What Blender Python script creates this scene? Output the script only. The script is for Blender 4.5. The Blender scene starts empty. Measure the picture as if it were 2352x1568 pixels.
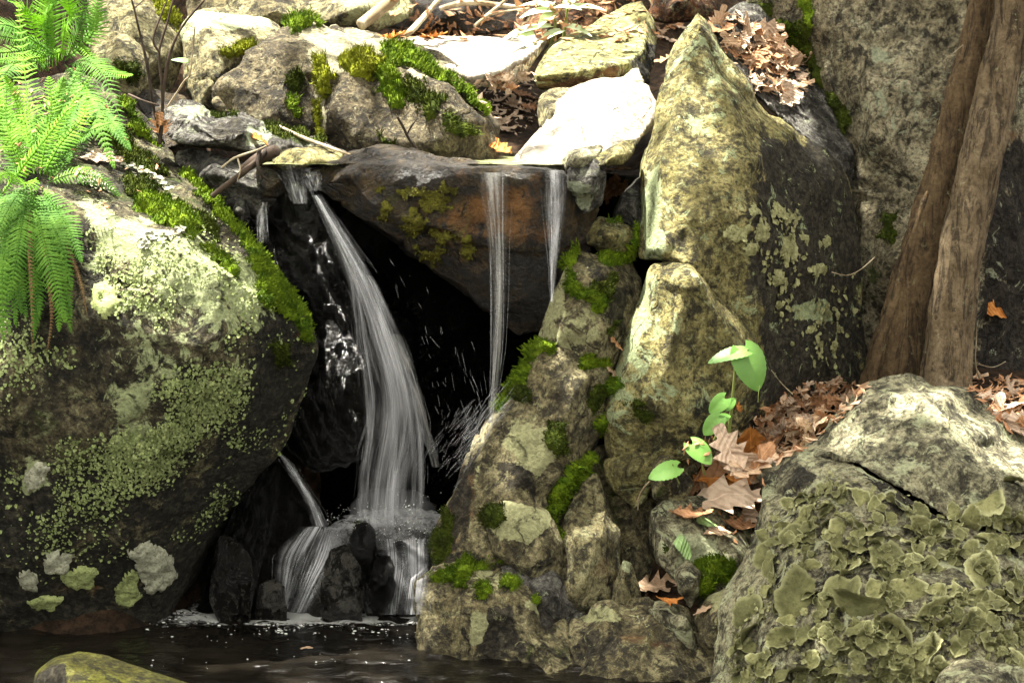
import bpy, bmesh, math, random
import numpy as np
from mathutils import Vector, Matrix
from mathutils.geometry import delaunay_2d_cdt
random.seed(7); rng = np.random.default_rng(7)
SC = bpy.context.scene; COL = SC.collection

# ------------------------------------------------------------- camera, world, sun, exposure
CAM = np.array((0., -5., 1.25)); PITCH = math.radians(6.5); FPX = 4900.
cd = bpy.data.cameras.new('camera'); cam = bpy.data.objects.new('camera', cd); COL.objects.link(cam)
cd.lens = 75; cd.sensor_width = 36; cd.clip_end = 400; cd.clip_start = 0.05
cam.location = CAM; cam.rotation_euler = (math.pi/2 - PITCH, 0, 0)
cd.dof.use_dof = True; cd.dof.focus_distance = 4.95; cd.dof.aperture_fstop = 9
SC.camera = cam
SUN = np.array((-.25, .0, .97)); SUN /= np.linalg.norm(SUN)
w = bpy.data.worlds.new('World'); SC.world = w; w.use_nodes = True
nt = w.node_tree; bg = nt.nodes['Background']
sky = nt.nodes.new('ShaderNodeTexSky'); sky.sky_type = 'NISHITA'; sky.sun_disc = False
sky.sun_elevation = math.asin(SUN[2]); sky.sun_rotation = math.atan2(SUN[0], SUN[1])
sky.dust_density = 4; sky.air_density = .7; sky.ozone_density = .6
hs = nt.nodes.new('ShaderNodeHueSaturation'); hs.inputs['Saturation'].default_value = .12
tint = nt.nodes.new('ShaderNodeMix'); tint.data_type = 'RGBA'; tint.blend_type = 'MULTIPLY'; tint.inputs[0].default_value = 1; tint.inputs[7].default_value = (1, .95, .83, 1)   # daylight filtered through a green wood
nt.links.new(sky.outputs[0], hs.inputs['Color']); nt.links.new(hs.outputs[0], tint.inputs[6]); nt.links.new(tint.outputs[2], bg.inputs[0])
bg.inputs[1].default_value = .15
sd = bpy.data.lights.new('sun', 'SUN'); sd.energy = 5; sd.angle = math.radians(.6); sd.color = (1, .95, .84)
so = bpy.data.objects.new('sun', sd); COL.objects.link(so)
so.rotation_euler = Vector(SUN).to_track_quat('Z', 'Y').to_euler(); so.location = (0, 0, 12)
SC.view_settings.view_transform = 'Standard'; SC.view_settings.look = 'None'
SC.view_settings.exposure = 2.85; SC.view_settings.gamma = 1; SC.view_settings.use_curve_mapping = False

# ------------------------------------------------------------- helpers
CT, ST = math.cos(PITCH), math.sin(PITCH)
def P(px, py, Y):
    """a point seen at (px, py) of a 2352-wide picture, standing in the plane world-y = Y"""
    x = (px-1176.)/FPX; u = (784.-py)/FPX
    d = np.array((x, CT+u*ST, -ST+u*CT)); t = (Y-CAM[1])/d[1]
    return CAM + t*d
def Pz(px, py, z):
    x = (px-1176.)/FPX; u = (784.-py)/FPX
    d = np.array((x, CT+u*ST, -ST+u*CT)); t = (z-CAM[2])/d[2]
    return CAM + t*d
def proj(v):
    r = v-CAM; f = r[:,1]*CT - r[:,2]*ST; u = r[:,1]*ST + r[:,2]*CT
    return np.stack((1176+FPX*r[:,0]/f, 784-FPX*u/f), 1)
def hsh(i, j, k, s):
    h = (i.astype(np.int64)*374761393 + j.astype(np.int64)*668265263 + k.astype(np.int64)*1274126177 + s*97531) & 0xffffffff
    h = ((h ^ (h >> 13))*1274126177) & 0xffffffff
    h = ((h ^ (h >> 16))*2246822519) & 0xffffffff
    return ((h ^ (h >> 15)) & 0xffffff)/float(0xffffff)
def vnoise(p, s=0):
    f = np.floor(p); t = p-f; t = t*t*t*(t*(t*6-15)+10); i, j, k = f[:,0], f[:,1], f[:,2]
    r = 0
    for a in (0, 1):
        for b in (0, 1):
            for c in (0, 1):
                wt = (t[:,0] if a else 1-t[:,0])*(t[:,1] if b else 1-t[:,1])*(t[:,2] if c else 1-t[:,2])
                r = r + wt*hsh(i+a, j+b, k+c, s)
    return r*2-1
def fbm(p, s=0, o=4, g=.5):
    r = 0; a = 1.; q = p.copy()
    for n in range(o):
        r = r + a*vnoise(q, s+n*17); q = q*2.03+3.1; a *= g
    return r
def facets(p, s=0):
    """chipped stone: the lower hull of many tilted shallow scoops, flat faces that meet in crisp edges"""
    f = np.floor(p); out = np.full(len(p), 9.)
    for a in (-1, 0, 1):
        for b in (-1, 0, 1):
            for c in (-1, 0, 1):
                i, j, k = f[:,0]+a, f[:,1]+b, f[:,2]+c
                q = np.stack((i+hsh(i,j,k,s), j+hsh(i,j,k,s+1), k+hsh(i,j,k,s+2)), 1)
                d = p-q; tilt = np.stack((hsh(i,j,k,s+3), hsh(i,j,k,s+4), hsh(i,j,k,s+5)), 1)-.5
                out = np.minimum(out, hsh(i,j,k,s+6)*.5 + (d*tilt).sum(1)*1.6 + (d*d).sum(1)*.55)
    return out
def sdf(pts, poly):
    """signed distance (inside positive) of 2-D points to a polygon"""
    poly = np.array(poly, float); n = len(poly); d = np.full(len(pts), 1e9); ins = np.zeros(len(pts), bool)
    for i in range(n):
        a = poly[i]; b = poly[(i+1) % n]; e = b-a; r = pts-a
        t = np.clip((r@e)/max(e@e, 1e-9), 0, 1); d = np.minimum(d, np.linalg.norm(r-t[:,None]*e, axis=1))
        c = ((a[1] > pts[:,1]) != (b[1] > pts[:,1]))
        with np.errstate(divide='ignore', invalid='ignore'):
            xi = (b[0]-a[0])*(pts[:,1]-a[1])/(b[1]-a[1])+a[0]
        ins ^= c & (pts[:,0] < xi)
    return np.where(ins, d, -d)
def smooth01(x): x = np.clip(x, 0, 1); return x*x*(3-2*x)
def ell(cx, cy, rx, ry=None, a=0, n=14, j=.15):
    ry = ry or rx; a = math.radians(a); r = []
    for k in range(n):
        t = 2*math.pi*k/n; q = 1+random.uniform(-j, j); x = rx*q*math.cos(t); y = ry*q*math.sin(t)
        r.append((cx+x*math.cos(a)-y*math.sin(a), cy+x*math.sin(a)+y*math.cos(a)))
    return r
def tag(o, label=None, cat=None, group=None, kind=None):
    if label: o['label'] = label
    if cat: o['category'] = cat
    if group: o['group'] = group
    if kind: o['kind'] = kind
    return o
def mesh_np(name, V, F, mat=None, parent=None, smooth=True, origin=None, uv=None):
    """V (n,3) world, F list or int array of equal-length faces -> one object; origin = its own base point"""
    V = np.asarray(V, float)
    if parent is not None: origin = np.array(parent.location)
    elif origin is None: origin = np.array((V[:,0].mean(), V[:,1].mean(), V[:,2].min()))
    me = bpy.data.meshes.new(name)
    F = np.asarray(F, np.int64)
    L = F.shape[1]; me.vertices.add(len(V)); me.loops.add(F.size); me.polygons.add(len(F))
    me.vertices.foreach_set('co', (V-origin).ravel().astype(np.float32))
    me.loops.foreach_set('vertex_index', F.ravel().astype(np.int32))
    me.polygons.foreach_set('loop_start', (np.arange(len(F))*L).astype(np.int32))
    if uv is not None:
        ul = me.uv_layers.new(name='UVMap'); ul.data.foreach_set('uv', np.asarray(uv)[F.ravel()].ravel().astype(np.float32))
    me.update(calc_edges=True); me.validate()
    me.polygons.foreach_set('use_smooth', np.full(len(me.polygons), smooth))
    if mat: me.materials.append(mat)
    o = bpy.data.objects.new(name, me); COL.objects.link(o)
    if parent is not None: o.parent = parent
    else: o.location = origin
    return o
def empty(name, loc):
    o = bpy.data.objects.new(name, None); COL.objects.link(o); o.location = loc; o.empty_display_size = .05; return o

# ------------------------------------------------------------- node helpers and materials
class G:
    def __init__(s, name):
        s.m = bpy.data.materials.new(name); s.m.use_nodes = True; s.t = s.m.node_tree; s.n = s.t.nodes
        s.b = s.n['Principled BSDF']; s.o = s.n['Material Output']
        s.tc = s.n.new('ShaderNodeTexCoord'); s.co = s.tc.outputs['Object']
    def L(s, a, b): s.t.links.new(a, b)
    def put(s, v, sock):
        if hasattr(v, 'default_value') or hasattr(v, 'is_linked'): s.L(v, sock)
        else: sock.default_value = v
    def noise(s, sc, det=6, rough=.6, dist=0., co=None):
        n = s.n.new('ShaderNodeTexNoise'); n.inputs['Scale'].default_value = sc; n.inputs['Detail'].default_value = det
        n.inputs['Roughness'].default_value = rough; n.inputs['Distortion'].default_value = dist
        s.L(co or s.co, n.inputs['Vector']); return n.outputs['Fac']
    def vor(s, sc, feat='F1', out='Distance', co=None):
        n = s.n.new('ShaderNodeTexVoronoi'); n.feature = feat; n.inputs['Scale'].default_value = sc
        s.L(co or s.co, n.inputs['Vector']); return n.outputs[out]
    def math(s, op, a, b=0., c=0.):
        n = s.n.new('ShaderNodeMath'); n.operation = op; s.put(a, n.inputs[0]); s.put(b, n.inputs[1]); s.put(c, n.inputs[2]); return n.outputs[0]
    def ramp(s, f, lo, hi, a=0., b=1.):
        n = s.n.new('ShaderNodeMapRange'); n.interpolation_type = 'SMOOTHSTEP'; s.L(f, n.inputs[0])
        n.inputs[1].default_value = lo; n.inputs[2].default_value = hi; n.inputs[3].default_value = a; n.inputs[4].default_value = b; return n.outputs[0]
    def mix(s, f, a, b, mode='MIX'):
        n = s.n.new('ShaderNodeMix'); n.data_type = 'RGBA'; n.blend_type = mode; s.put(f, n.inputs[0])
        for v, k in ((a, 6), (b, 7)):
            if isinstance(v, tuple): n.inputs[k].default_value = (*v, 1)
            else: s.L(v, n.inputs[k])
        return n.outputs[2]
    def attr(s, name):
        n = s.n.new('ShaderNodeAttribute'); n.attribute_name = name; return n.outputs['Fac']
    def mapping(s, scale, co=None, rot=(0,0,0)):
        n = s.n.new('ShaderNodeMapping'); n.inputs['Scale'].default_value = scale; n.inputs['Rotation'].default_value = rot
        s.L(co or s.co, n.inputs['Vector']); return n.outputs[0]
    def bump(s, h, strength, dist, nrm=None):
        n = s.n.new('ShaderNodeBump'); n.inputs['Strength'].default_value = strength; n.inputs['Distance'].default_value = dist
        s.L(h, n.inputs['Height'])
        if nrm: s.L(nrm, n.inputs['Normal'])
        return n.outputs[0]
    def fin(s, col=None, rough=.85, nrm=None, spec=.3, **kw):
        if col is not None:
            if isinstance(col, tuple): s.b.inputs['Base Color'].default_value = (*col, 1)
            else: s.L(col, s.b.inputs['Base Color'])
        s.put(rough, s.b.inputs['Roughness']); s.b.inputs['Specular IOR Level'].default_value = spec
        if nrm: s.L(nrm, s.b.inputs['Normal'])
        for k, v in kw.items(): s.put(v, s.b.inputs[k])
        return s.m

def rock_mat(name, c1, c2, pale=(.42,.45,.27), dark=(.011,.0095,.0065), pale_amt=.0, dark_amt=.0, moss_amt=0.,
             rust=(.20,.085,.03), moss=(.06,.085,.012), rough=.9, wet=0., bmp=1., streak=None, fs=1.):
    sat = lambda c, k=1.42: tuple(max(.002, sum(c)/3+(x-sum(c)/3)*k) for x in c)
    c1, c2, pale = sat(c1), sat(c2), sat(pale, 1.1)
    g = G(name)
    n1 = g.noise(5*fs, 10, .66, .4); n2 = g.noise(26*fs, 9, .7, .3); n3 = g.noise(120*fs, 6, .7); n4 = g.noise(11*fs, 10, .72, 1.2)
    if streak is not None: n1 = g.noise(1.0, 9, .66, .3, co=g.mapping(streak))
    col = g.mix(g.ramp(n1, .42, .58), c1, c2)
    n5 = g.noise(15*fs, 8, .72, .8); n6 = g.noise(60*fs, 6, .75, .5); n7 = g.noise(260*fs, 3, .7)
    col = g.mix(g.ramp(n5, .41, .55, .8, 0), col, g.mix(.7, col, dark)); col = g.mix(g.ramp(n5, .55, .66, 0, .5), col, pale)
    col = g.mix(g.ramp(n2, .41, .50), g.mix(.8, col, dark), col)
    col = g.mix(g.ramp(n6, .42, .50), g.mix(.55, col, dark), col); col = g.mix(g.ramp(n6, .56, .63, 0, .38), col, tuple(min(1, x*1.25) for x in pale))
    col = g.mix(g.ramp(n3, .36, .56), g.mix(.5, col, dark), col)
    col = g.mix(g.ramp(n7, .36, .60, .3, 0), col, dark)
    # rusty and mossy films, dark crust with painted shade, pale lichen crust with painted light, each with its own torn edge
    nr = g.math('ADD', g.noise(9*fs, 8, .7, .5), g.attr('rust'))
    col = g.mix(g.ramp(nr, .66, .86, 0, .85), col, g.mix(g.ramp(n2, .35, .65), tuple(x*.45 for x in rust), rust))
    nm = g.math('ADD', g.math('ADD', g.noise(7*fs, 10, .75, .6), moss_amt), g.attr('mossy'))
    col = g.mix(g.ramp(nm, .70, .82, 0, .9), col, g.mix(g.ramp(n3, .35, .65), tuple(x*.35 for x in moss), moss))
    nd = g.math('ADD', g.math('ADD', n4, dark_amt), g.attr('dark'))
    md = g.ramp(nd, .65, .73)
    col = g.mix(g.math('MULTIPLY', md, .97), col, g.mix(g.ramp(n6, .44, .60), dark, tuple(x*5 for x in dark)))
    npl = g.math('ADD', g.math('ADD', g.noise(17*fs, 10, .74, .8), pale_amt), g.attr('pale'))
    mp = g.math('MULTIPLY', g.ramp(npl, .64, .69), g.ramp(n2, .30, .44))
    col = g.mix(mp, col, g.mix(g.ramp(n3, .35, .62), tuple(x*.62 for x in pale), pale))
    wn = g.n.new('ShaderNodeTexNoise'); wn.inputs['Scale'].default_value = 9*fs; wn.inputs['Detail'].default_value = 5; g.L(g.co, wn.inputs['Vector'])
    wm = g.n.new('ShaderNodeVectorMath'); wm.operation = 'MULTIPLY_ADD'; g.L(wn.outputs['Color'], wm.inputs[0]); wm.inputs[1].default_value = (.16,)*3; g.L(g.co, wm.inputs[2])
    cr = g.math('MAXIMUM', g.ramp(g.vor(4.2*fs, 'DISTANCE_TO_EDGE', co=g.mapping((1, 1, .5), co=wm.outputs[0], rot=(.3, .5, .2))), 0., .022), g.ramp(n4, .56, .49))
    col = g.mix(cr, g.mix(.6, col, dark), col)
    h = g.math('ADD', g.math('MULTIPLY', n2, 1.3), g.math('ADD', g.math('MULTIPLY', n3, .4), g.math('MULTIPLY', n6, .7)))
    
    h = g.math('ADD', h, g.math('MULTIPLY', cr, .55))
    nrm = g.bump(h, 1.*bmp, .026)
    r = g.math('SUBTRACT', rough, g.math('MULTIPLY', g.attr('wet'), .6)) if not wet else g.ramp(n2, .3, .7, wet*.7, wet*1.3)
    return g.fin(col, r, nrm, .5 if wet else .25)

M = {}
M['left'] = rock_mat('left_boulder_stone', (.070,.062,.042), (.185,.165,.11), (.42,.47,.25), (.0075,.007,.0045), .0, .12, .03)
M['tan'] = rock_mat('tan_stone', (.28,.25,.155), (.43,.395,.26), (.42,.45,.27), pale_amt=.02)
M['tangreen'] = rock_mat('olive_stone', (.25,.225,.115), (.40,.36,.20), (.36,.41,.23), pale_amt=.06, streak=(16,16,5))
M['brown'] = rock_mat('brown_stone', (.20,.175,.11), (.38,.345,.23), (.40,.40,.22), pale_amt=.03, dark_amt=.02)
M['grey'] = rock_mat('grey_slate', (.10,.096,.09), (.21,.20,.185), (.33,.36,.25), pale_amt=-.05, streak=(9,9,24))
M['midb'] = rock_mat('umber_stone', (.085,.070,.047), (.18,.155,.105), (.36,.34,.22), pale_amt=.02, dark_amt=.04)
M['wetgrey'] = rock_mat('wet_grey_brown_stone', (.028,.025,.021), (.085,.075,.06), (.20,.19,.16), (.004,.0035,.003), pale_amt=.02, wet=.22, bmp=1.6)
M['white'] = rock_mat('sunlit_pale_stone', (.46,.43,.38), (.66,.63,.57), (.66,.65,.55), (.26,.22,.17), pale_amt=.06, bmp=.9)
M['yellow'] = rock_mat('yellow_lichened_stone', (.40,.37,.19), (.52,.50,.26), (.46,.50,.27), pale_amt=.10)
M['pale'] = rock_mat('pale_lichened_stone', (.30,.28,.20), (.45,.43,.31), (.45,.47,.30), pale_amt=.10)
M['black'] = rock_mat('wet_black_shade_stone', (.004,.0035,.003), (.012,.010,.008), (.04,.04,.03), (.002,.002,.0015), pale_amt=-.3, wet=.20, bmp=1.8, moss=(.02,.025,.006))  # wet rock; its near-black colour also paints in the cave's darkness
M['lintel'] = rock_mat('wet_brown_stone', (.030,.019,.008), (.085,.055,.022), (.09,.09,.05), (.007,.006,.005), pale_amt=-.12, dark_amt=.10, wet=.46, bmp=1.2, rust=(.24,.105,.02), moss=(.14,.135,.015))
M['cliff'] = rock_mat('cliff_stone', (.30,.268,.19), (.46,.42,.31), (.38,.41,.28), (.008,.0065,.005), pale_amt=.04, dark_amt=.02, streak=(7,7,3.2))
M['mosscap'] = rock_mat('yellow_moss_film_stone', (.125,.12,.045), (.185,.19,.055), (.20,.21,.085), pale_amt=.0, bmp=.6)
M['rusty'] = rock_mat('rust_brown_stone', (.12,.055,.03), (.19,.09,.05), pale_amt=-.1)

def moss_mat(name, a, b):
    g = G(name); n = g.noise(22, 6, .7); f = g.noise(160, 4, .7)
    col = g.mix(g.ramp(n, .36, .62), a, b); col = g.mix(g.ramp(f, .3, .7), g.mix(.5, col, tuple(x*.25 for x in a)), col)
    col = g.mix(g.ramp(g.noise(14, 8, .8, .6), .56, .68, 0, .75), col, (.075,.055,.018))
    return g.fin(col, .9, g.bump(f, 1, .01), .1)
M['moss'] = moss_mat('bright_moss', (.055,.105,.006), (.17,.255,.012))
M['mossy'] = moss_mat('yellow_moss', (.11,.125,.008), (.30,.33,.02))
M['mossd'] = moss_mat('dark_moss', (.03,.045,.006), (.075,.10,.010))
def lichen_mat(name, a, b, e):
    g = G(name); n = g.noise(35, 8, .7); f = g.noise(150, 5, .7)
    col = g.mix(g.ramp(n, .35, .65), a, b); col = g.mix(g.ramp(f, .3, .55), e, col)
    return g.fin(col, .9, g.bump(g.math('ADD', n, f), .8, .012), .15)
M['lichen'] = lichen_mat('pale_lichen', (.30,.31,.22), (.44,.45,.33), (.14,.13,.09))
M['lichengreen'] = lichen_mat('green_lichen', (.26,.31,.12), (.38,.43,.17), (.12,.13,.05))
def foliose_mat(name, a, b, e):
    g = G(name); n = g.noise(30, 7, .7); f = g.noise(150, 5, .7); rim = g.attr('rim')
    col = g.mix(g.ramp(n, .36, .62), a, b); col = g.mix(g.ramp(f, .32, .52), g.mix(.45, col, (.03,.028,.012)), col); col = g.mix(g.ramp(rim, .78, 1., 0, .75), col, e); col = g.mix(g.ramp(g.noise(60, 5, .7), .60, .68, 0, .7), col, (.05,.045,.02))
    return g.fin(col, .75, g.bump(g.math('ADD', n, g.math('MULTIPLY', f, .5)), .7, .012), .3)
M['foliose'] = foliose_mat('leafy_rock_lichen', (.095,.096,.032), (.195,.192,.078), (.38,.38,.20)); M['foliose2'] = foliose_mat('leafy_rock_lichen_olive', (.06,.063,.02), (.115,.115,.042), (.24,.24,.115)); M['seepmoss'] = lichen_mat('seep_moss', (.055,.055,.008), (.13,.125,.016), (.03,.022,.008)); M['crust'] = lichen_mat('crust_lichen', (.17,.17,.075), (.34,.34,.17), (.10,.095,.04))
M['speck'] = lichen_mat('speckled_lichen', (.20,.26,.09), (.34,.40,.17), (.10,.12,.04))

# ------------------------------------------------------------- rock builder
ROCKS = {}
def solid(outline, inner, lines, thick, shrink):
    pts = [(a[0], a[1]) for a in outline]; Y = [a[2]/100. for a in outline]; n = len(pts)
    E = [(i, (i+1) % n) for i in range(n)]
    for a in inner: pts.append((a[0], a[1])); Y.append(a[2]/100.)
    for ln in lines:
        s = len(pts)
        for a in ln: pts.append((a[0], a[1])); Y.append(a[2]/100.)
        E += [(s+i, s+i+1) for i in range(len(ln)-1)]
    vs, es, fs, ov, oe, of = delaunay_2d_cdt([Vector(p) for p in pts], E, [], 1, 1e-4)
    pa = np.array(pts); ya = np.array(Y); yy = []
    for i, v in enumerate(vs):
        if ov[i]: yy.append(Y[ov[i][0]])
        else:
            d = np.hypot(*(pa-np.array(v)).T)+1; wt = d**-3; yy.append((wt*ya).sum()/wt.sum())
    c = np.array([(v[0], v[1]) for v in vs]); ctr = np.array(pts[:n]).mean(0); yb = max(Y[:n])+thick
    F = [P(c[i][0], c[i][1], yy[i]) for i in range(len(c))]
    B = []
    for i in range(len(c)):
        q = ctr+(c[i]-ctr)*shrink; p = P(q[0], q[1], yb); B.append(p)
    bm = bmesh.new(); fv = [bm.verts.new(p) for p in F]; bv = [bm.verts.new(p) for p in B]
    cnt = {}
    for f in fs:
        bm.faces.new([fv[i] for i in f]); bm.faces.new([bv[i] for i in reversed(f)])
        for a, b in zip(f, list(f[1:])+[f[0]]): cnt[(a, b)] = cnt.get((a, b), 0)+1
    for (a, b) in list(cnt):
        if (b, a) not in cnt:
            try: bm.faces.new([fv[b], fv[a], bv[a], bv[b]])
            except ValueError: pass
    bmesh.ops.recalc_face_normals(bm, faces=bm.faces); bmesh.ops.triangulate(bm, faces=bm.faces)
    return bm
def remesh(bm, vox):
    me = bpy.data.meshes.new('tmp'); bm.to_mesh(me); bm.free()
    o = bpy.data.objects.new('tmp', me); COL.objects.link(o)
    r = o.modifiers.new('r', 'REMESH'); r.mode = 'VOXEL'; r.voxel_size = vox
    dg = bpy.context.evaluated_depsgraph_get(); m2 = bpy.data.meshes.new_from_object(o.evaluated_get(dg))
    V = np.empty(len(m2.vertices)*3, np.float32); m2.vertices.foreach_get('co', V); V = V.reshape(-1, 3).astype(float)
    F = np.empty(len(m2.polygons)*4, np.int32)
    lt = np.empty(len(m2.polygons), np.int32); m2.polygons.foreach_get('loop_total', lt)
    assert (lt == 4).all()
    m2.polygons.foreach_get('vertices', F); F = F.reshape(-1, 4)
    bpy.data.objects.remove(o); bpy.data.meshes.remove(me); bpy.data.meshes.remove(m2)
    return V, F
def vnormals(V, F):
    a = V[F[:,2]]-V[F[:,0]]; b = V[F[:,3]]-V[F[:,1]]; n = np.cross(a, b); N = np.zeros_like(V)
    for k in range(4):
        for c in range(3): N[:,c] += np.bincount(F[:,k], n[:,c], len(V))
    return N/(np.linalg.norm(N, axis=1, keepdims=True)+1e-12)
def lap(V, F, it, f=.5):
    e = np.concatenate((F[:,[0,1]], F[:,[1,2]], F[:,[2,3]], F[:,[3,0]])); n = len(V)
    deg = np.bincount(e[:,0], minlength=n)+np.bincount(e[:,1], minlength=n)
    for _ in range(it):
        S = np.stack([np.bincount(e[:,0], V[e[:,1],c], n)+np.bincount(e[:,1], V[e[:,0],c], n) for c in range(3)], 1)
        V = V+f*(S/deg[:,None]-V)
    return V
def rock(name, label, outline, inner=(), lines=(), thick=.25, shrink=.8, mat='tan', vox=.008, soft=1, low=.009, fac=.010,
         fine=.004, fsc=9., strata=None, paint=(), cat='rock', group=None, seed=None, kind=None):
    seed = seed if seed is not None else len(ROCKS)*31+5
    V, F = remesh(solid(outline, list(inner), list(lines), thick, shrink), vox)
    V = lap(V, F, soft); N = vnormals(V, F)
    wq = V+.02*np.stack([fbm(V*6, seed+k, 2) for k in range(3)], 1)
    d = low*.6*fbm(V*3.5, seed, 2) + fac*2.6*facets(wq*fsc*.55, seed+50) + fac*1.1*facets(wq*fsc*1.5, seed+80)
    d += fine*.45*fbm(V*42, seed+9, 3) - fine*1.6*np.clip(1-14*np.abs(vnoise(wq*5, seed+77)), 0, 1)*(vnoise(V*2, seed+5) > -.1)
    d -= d.mean()
    if strata:
        ax, frq, amp = strata; ax = np.array(ax, float); ax /= np.linalg.norm(ax)
        s = (V@ax)*frq+.6*fbm(V*4, seed+5, 3); d += amp*(np.abs((s % 1)-.5)*2-.5)+amp*.6*(hsh(np.floor(s), s*0, s*0, seed)-.5)*2
    V = V+N*d[:,None]; N = vnormals(V, F)
    o = mesh_np(name, V, F, M[mat]); px = proj(V)
    A = {k: np.zeros(len(V)) for k in ('pale', 'dark', 'rust', 'mossy', 'wet')}
    view = CAM-V; view /= np.linalg.norm(view, axis=1, keepdims=True); face = (N*view).sum(1)
    for it in paint:
        k, poly, st = it[:3]; sf = it[3] if len(it) > 3 else 25
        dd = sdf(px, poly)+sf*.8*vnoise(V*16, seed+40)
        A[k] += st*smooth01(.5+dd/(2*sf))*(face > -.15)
    for k in A:
        a = o.data.attributes.new(k, 'FLOAT', 'POINT'); a.data.foreach_set('value', A[k].astype(np.float32))
    tag(o, label, cat, group, kind)
    ROCKS[o.name] = dict(o=o, V=V, F=F, N=N, px=px, face=face, seed=seed)
    return o
def patch(o, name, poly, mat='moss', th=.012, blades=6, bl=.0072, edge=12, lump=.5, label=None, wob=12):
    """a cushion of moss or a crust of lichen grown on the rock o, bounded by an outline, as its child"""
    R = ROCKS[o.name]; V, F, N = R['V'], R['F'], R['N']
    lo = np.min(poly, 0)-30; hi = np.max(poly, 0)+30
    cand = ((R['px'] > lo) & (R['px'] < hi)).all(1) & (R['face'] > .02); idx = np.where(cand)[0]
    d = np.full(len(V), -99.); d[idx] = sdf(R['px'][idx], poly)+wob*fbm(V[idx]*30, R['seed']+len(o.children), 3)
    fm = (d[F] > -4).all(1); f = F[fm]
    if len(f):
        lab = np.arange(len(V)); old = None
        while old is None or (old != lab[f]).any():
            old = lab[f].copy(); m = old.min(1)
            for k in range(4): np.minimum.at(lab, f[:,k], m)
        ids, ct = np.unique(lab[f[:,0]], return_counts=True); f = f[lab[f[:,0]] == ids[ct.argmax()]]
    if len(f) < 4: print('EMPTY PATCH', o.name, name, poly[0]); return None
    u, inv = np.unique(f, return_inverse=True); f = inv.reshape(-1, 4); v = V[u]; n = N[u]; dd = d[u]
    h = th*smooth01((dd+2)/edge)*(1+lump*fbm(v*45, R['seed'], 2)+lump*.6*vnoise(v*110, 3))-.003*(dd < 0)
    v = v+n*h[:,None]
    Vv = [v]; Ff = [f]
    if blades:
        r = np.repeat(np.where(dd > -1)[0], blades); k = len(r)
        b = v[r]+rng.normal(0, .0035, (k, 3)); dr = n[r]+rng.normal(0, .55, (k, 3))+np.array((0, 0, .25)); dr /= np.linalg.norm(dr, axis=1, keepdims=True)
        sd_ = np.cross(dr, rng.normal(0, 1, (k, 3))); sd_ /= np.linalg.norm(sd_, axis=1, keepdims=True)+1e-9
        ln = bl*rng.uniform(.5, 1.3, k)[:,None]; wd = .0016
        q = np.stack((b-sd_*wd-n[r]*.003, b+sd_*wd-n[r]*.003, b+dr*ln*.6+sd_*wd*.8, b+dr*ln), 1).reshape(-1, 3)
        Vv.append(q); Ff.append(np.arange(4*k).reshape(-1, 4)+len(v))
    c = mesh_np(name, np.concatenate(Vv), np.concatenate(Ff), M[mat], parent=o)
    if label: c['label'] = label
    return c
def flakes(o, name, poly, n, r0, r1, mat='speck', soft=40, lift=.004, tilt=.5, kind='stuff', clump=.25, label=None):
    """many tiny leaf-like flakes on a rock, denser in clumps"""
    R = ROCKS[o.name]; d = sdf(R['px'], poly); nz = fbm(R['V']*7, R['seed']+11, 4)
    wgt = smooth01(.5+d/(2*soft))*(R['face'] > .0)*np.clip(nz+clump, 0, 1)**1.3
    if wgt.sum() <= 0: return None
    i = rng.choice(len(wgt), n, p=wgt/wgt.sum()); c = R['V'][i]+rng.normal(0, .003, (n, 3)); N = R['N'][i]+rng.normal(0, tilt*.6, (n, 3))
    N /= np.linalg.norm(N, axis=1, keepdims=True); t = np.cross(N, rng.normal(0, 1, (n, 3))); t /= np.linalg.norm(t, axis=1, keepdims=True); b = np.cross(N, t)
    c = c+R['N'][i]*lift; r = (r0+(r1-r0)*rng.random(n)**2)[:,None]; vs = []
    for k in range(6):
        a = k*math.pi/3; q = r*(.65+.55*rng.random((n, 1))); vs.append(c+t*q*math.cos(a)+b*q*math.sin(a)+N*(rng.random((n, 1))*.6-.25)*r)
    vs.append(c); V = np.stack(vs, 1).reshape(-1, 3)
    F = np.array([[6, a, (a+1) % 6] for a in range(6)])[None]+7*np.arange(n)[:,None,None]
    ch = mesh_np(name, V, F.reshape(-1, 3), M[mat], parent=o, smooth=False)
    if kind: ch['kind'] = kind
    return ch
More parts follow.
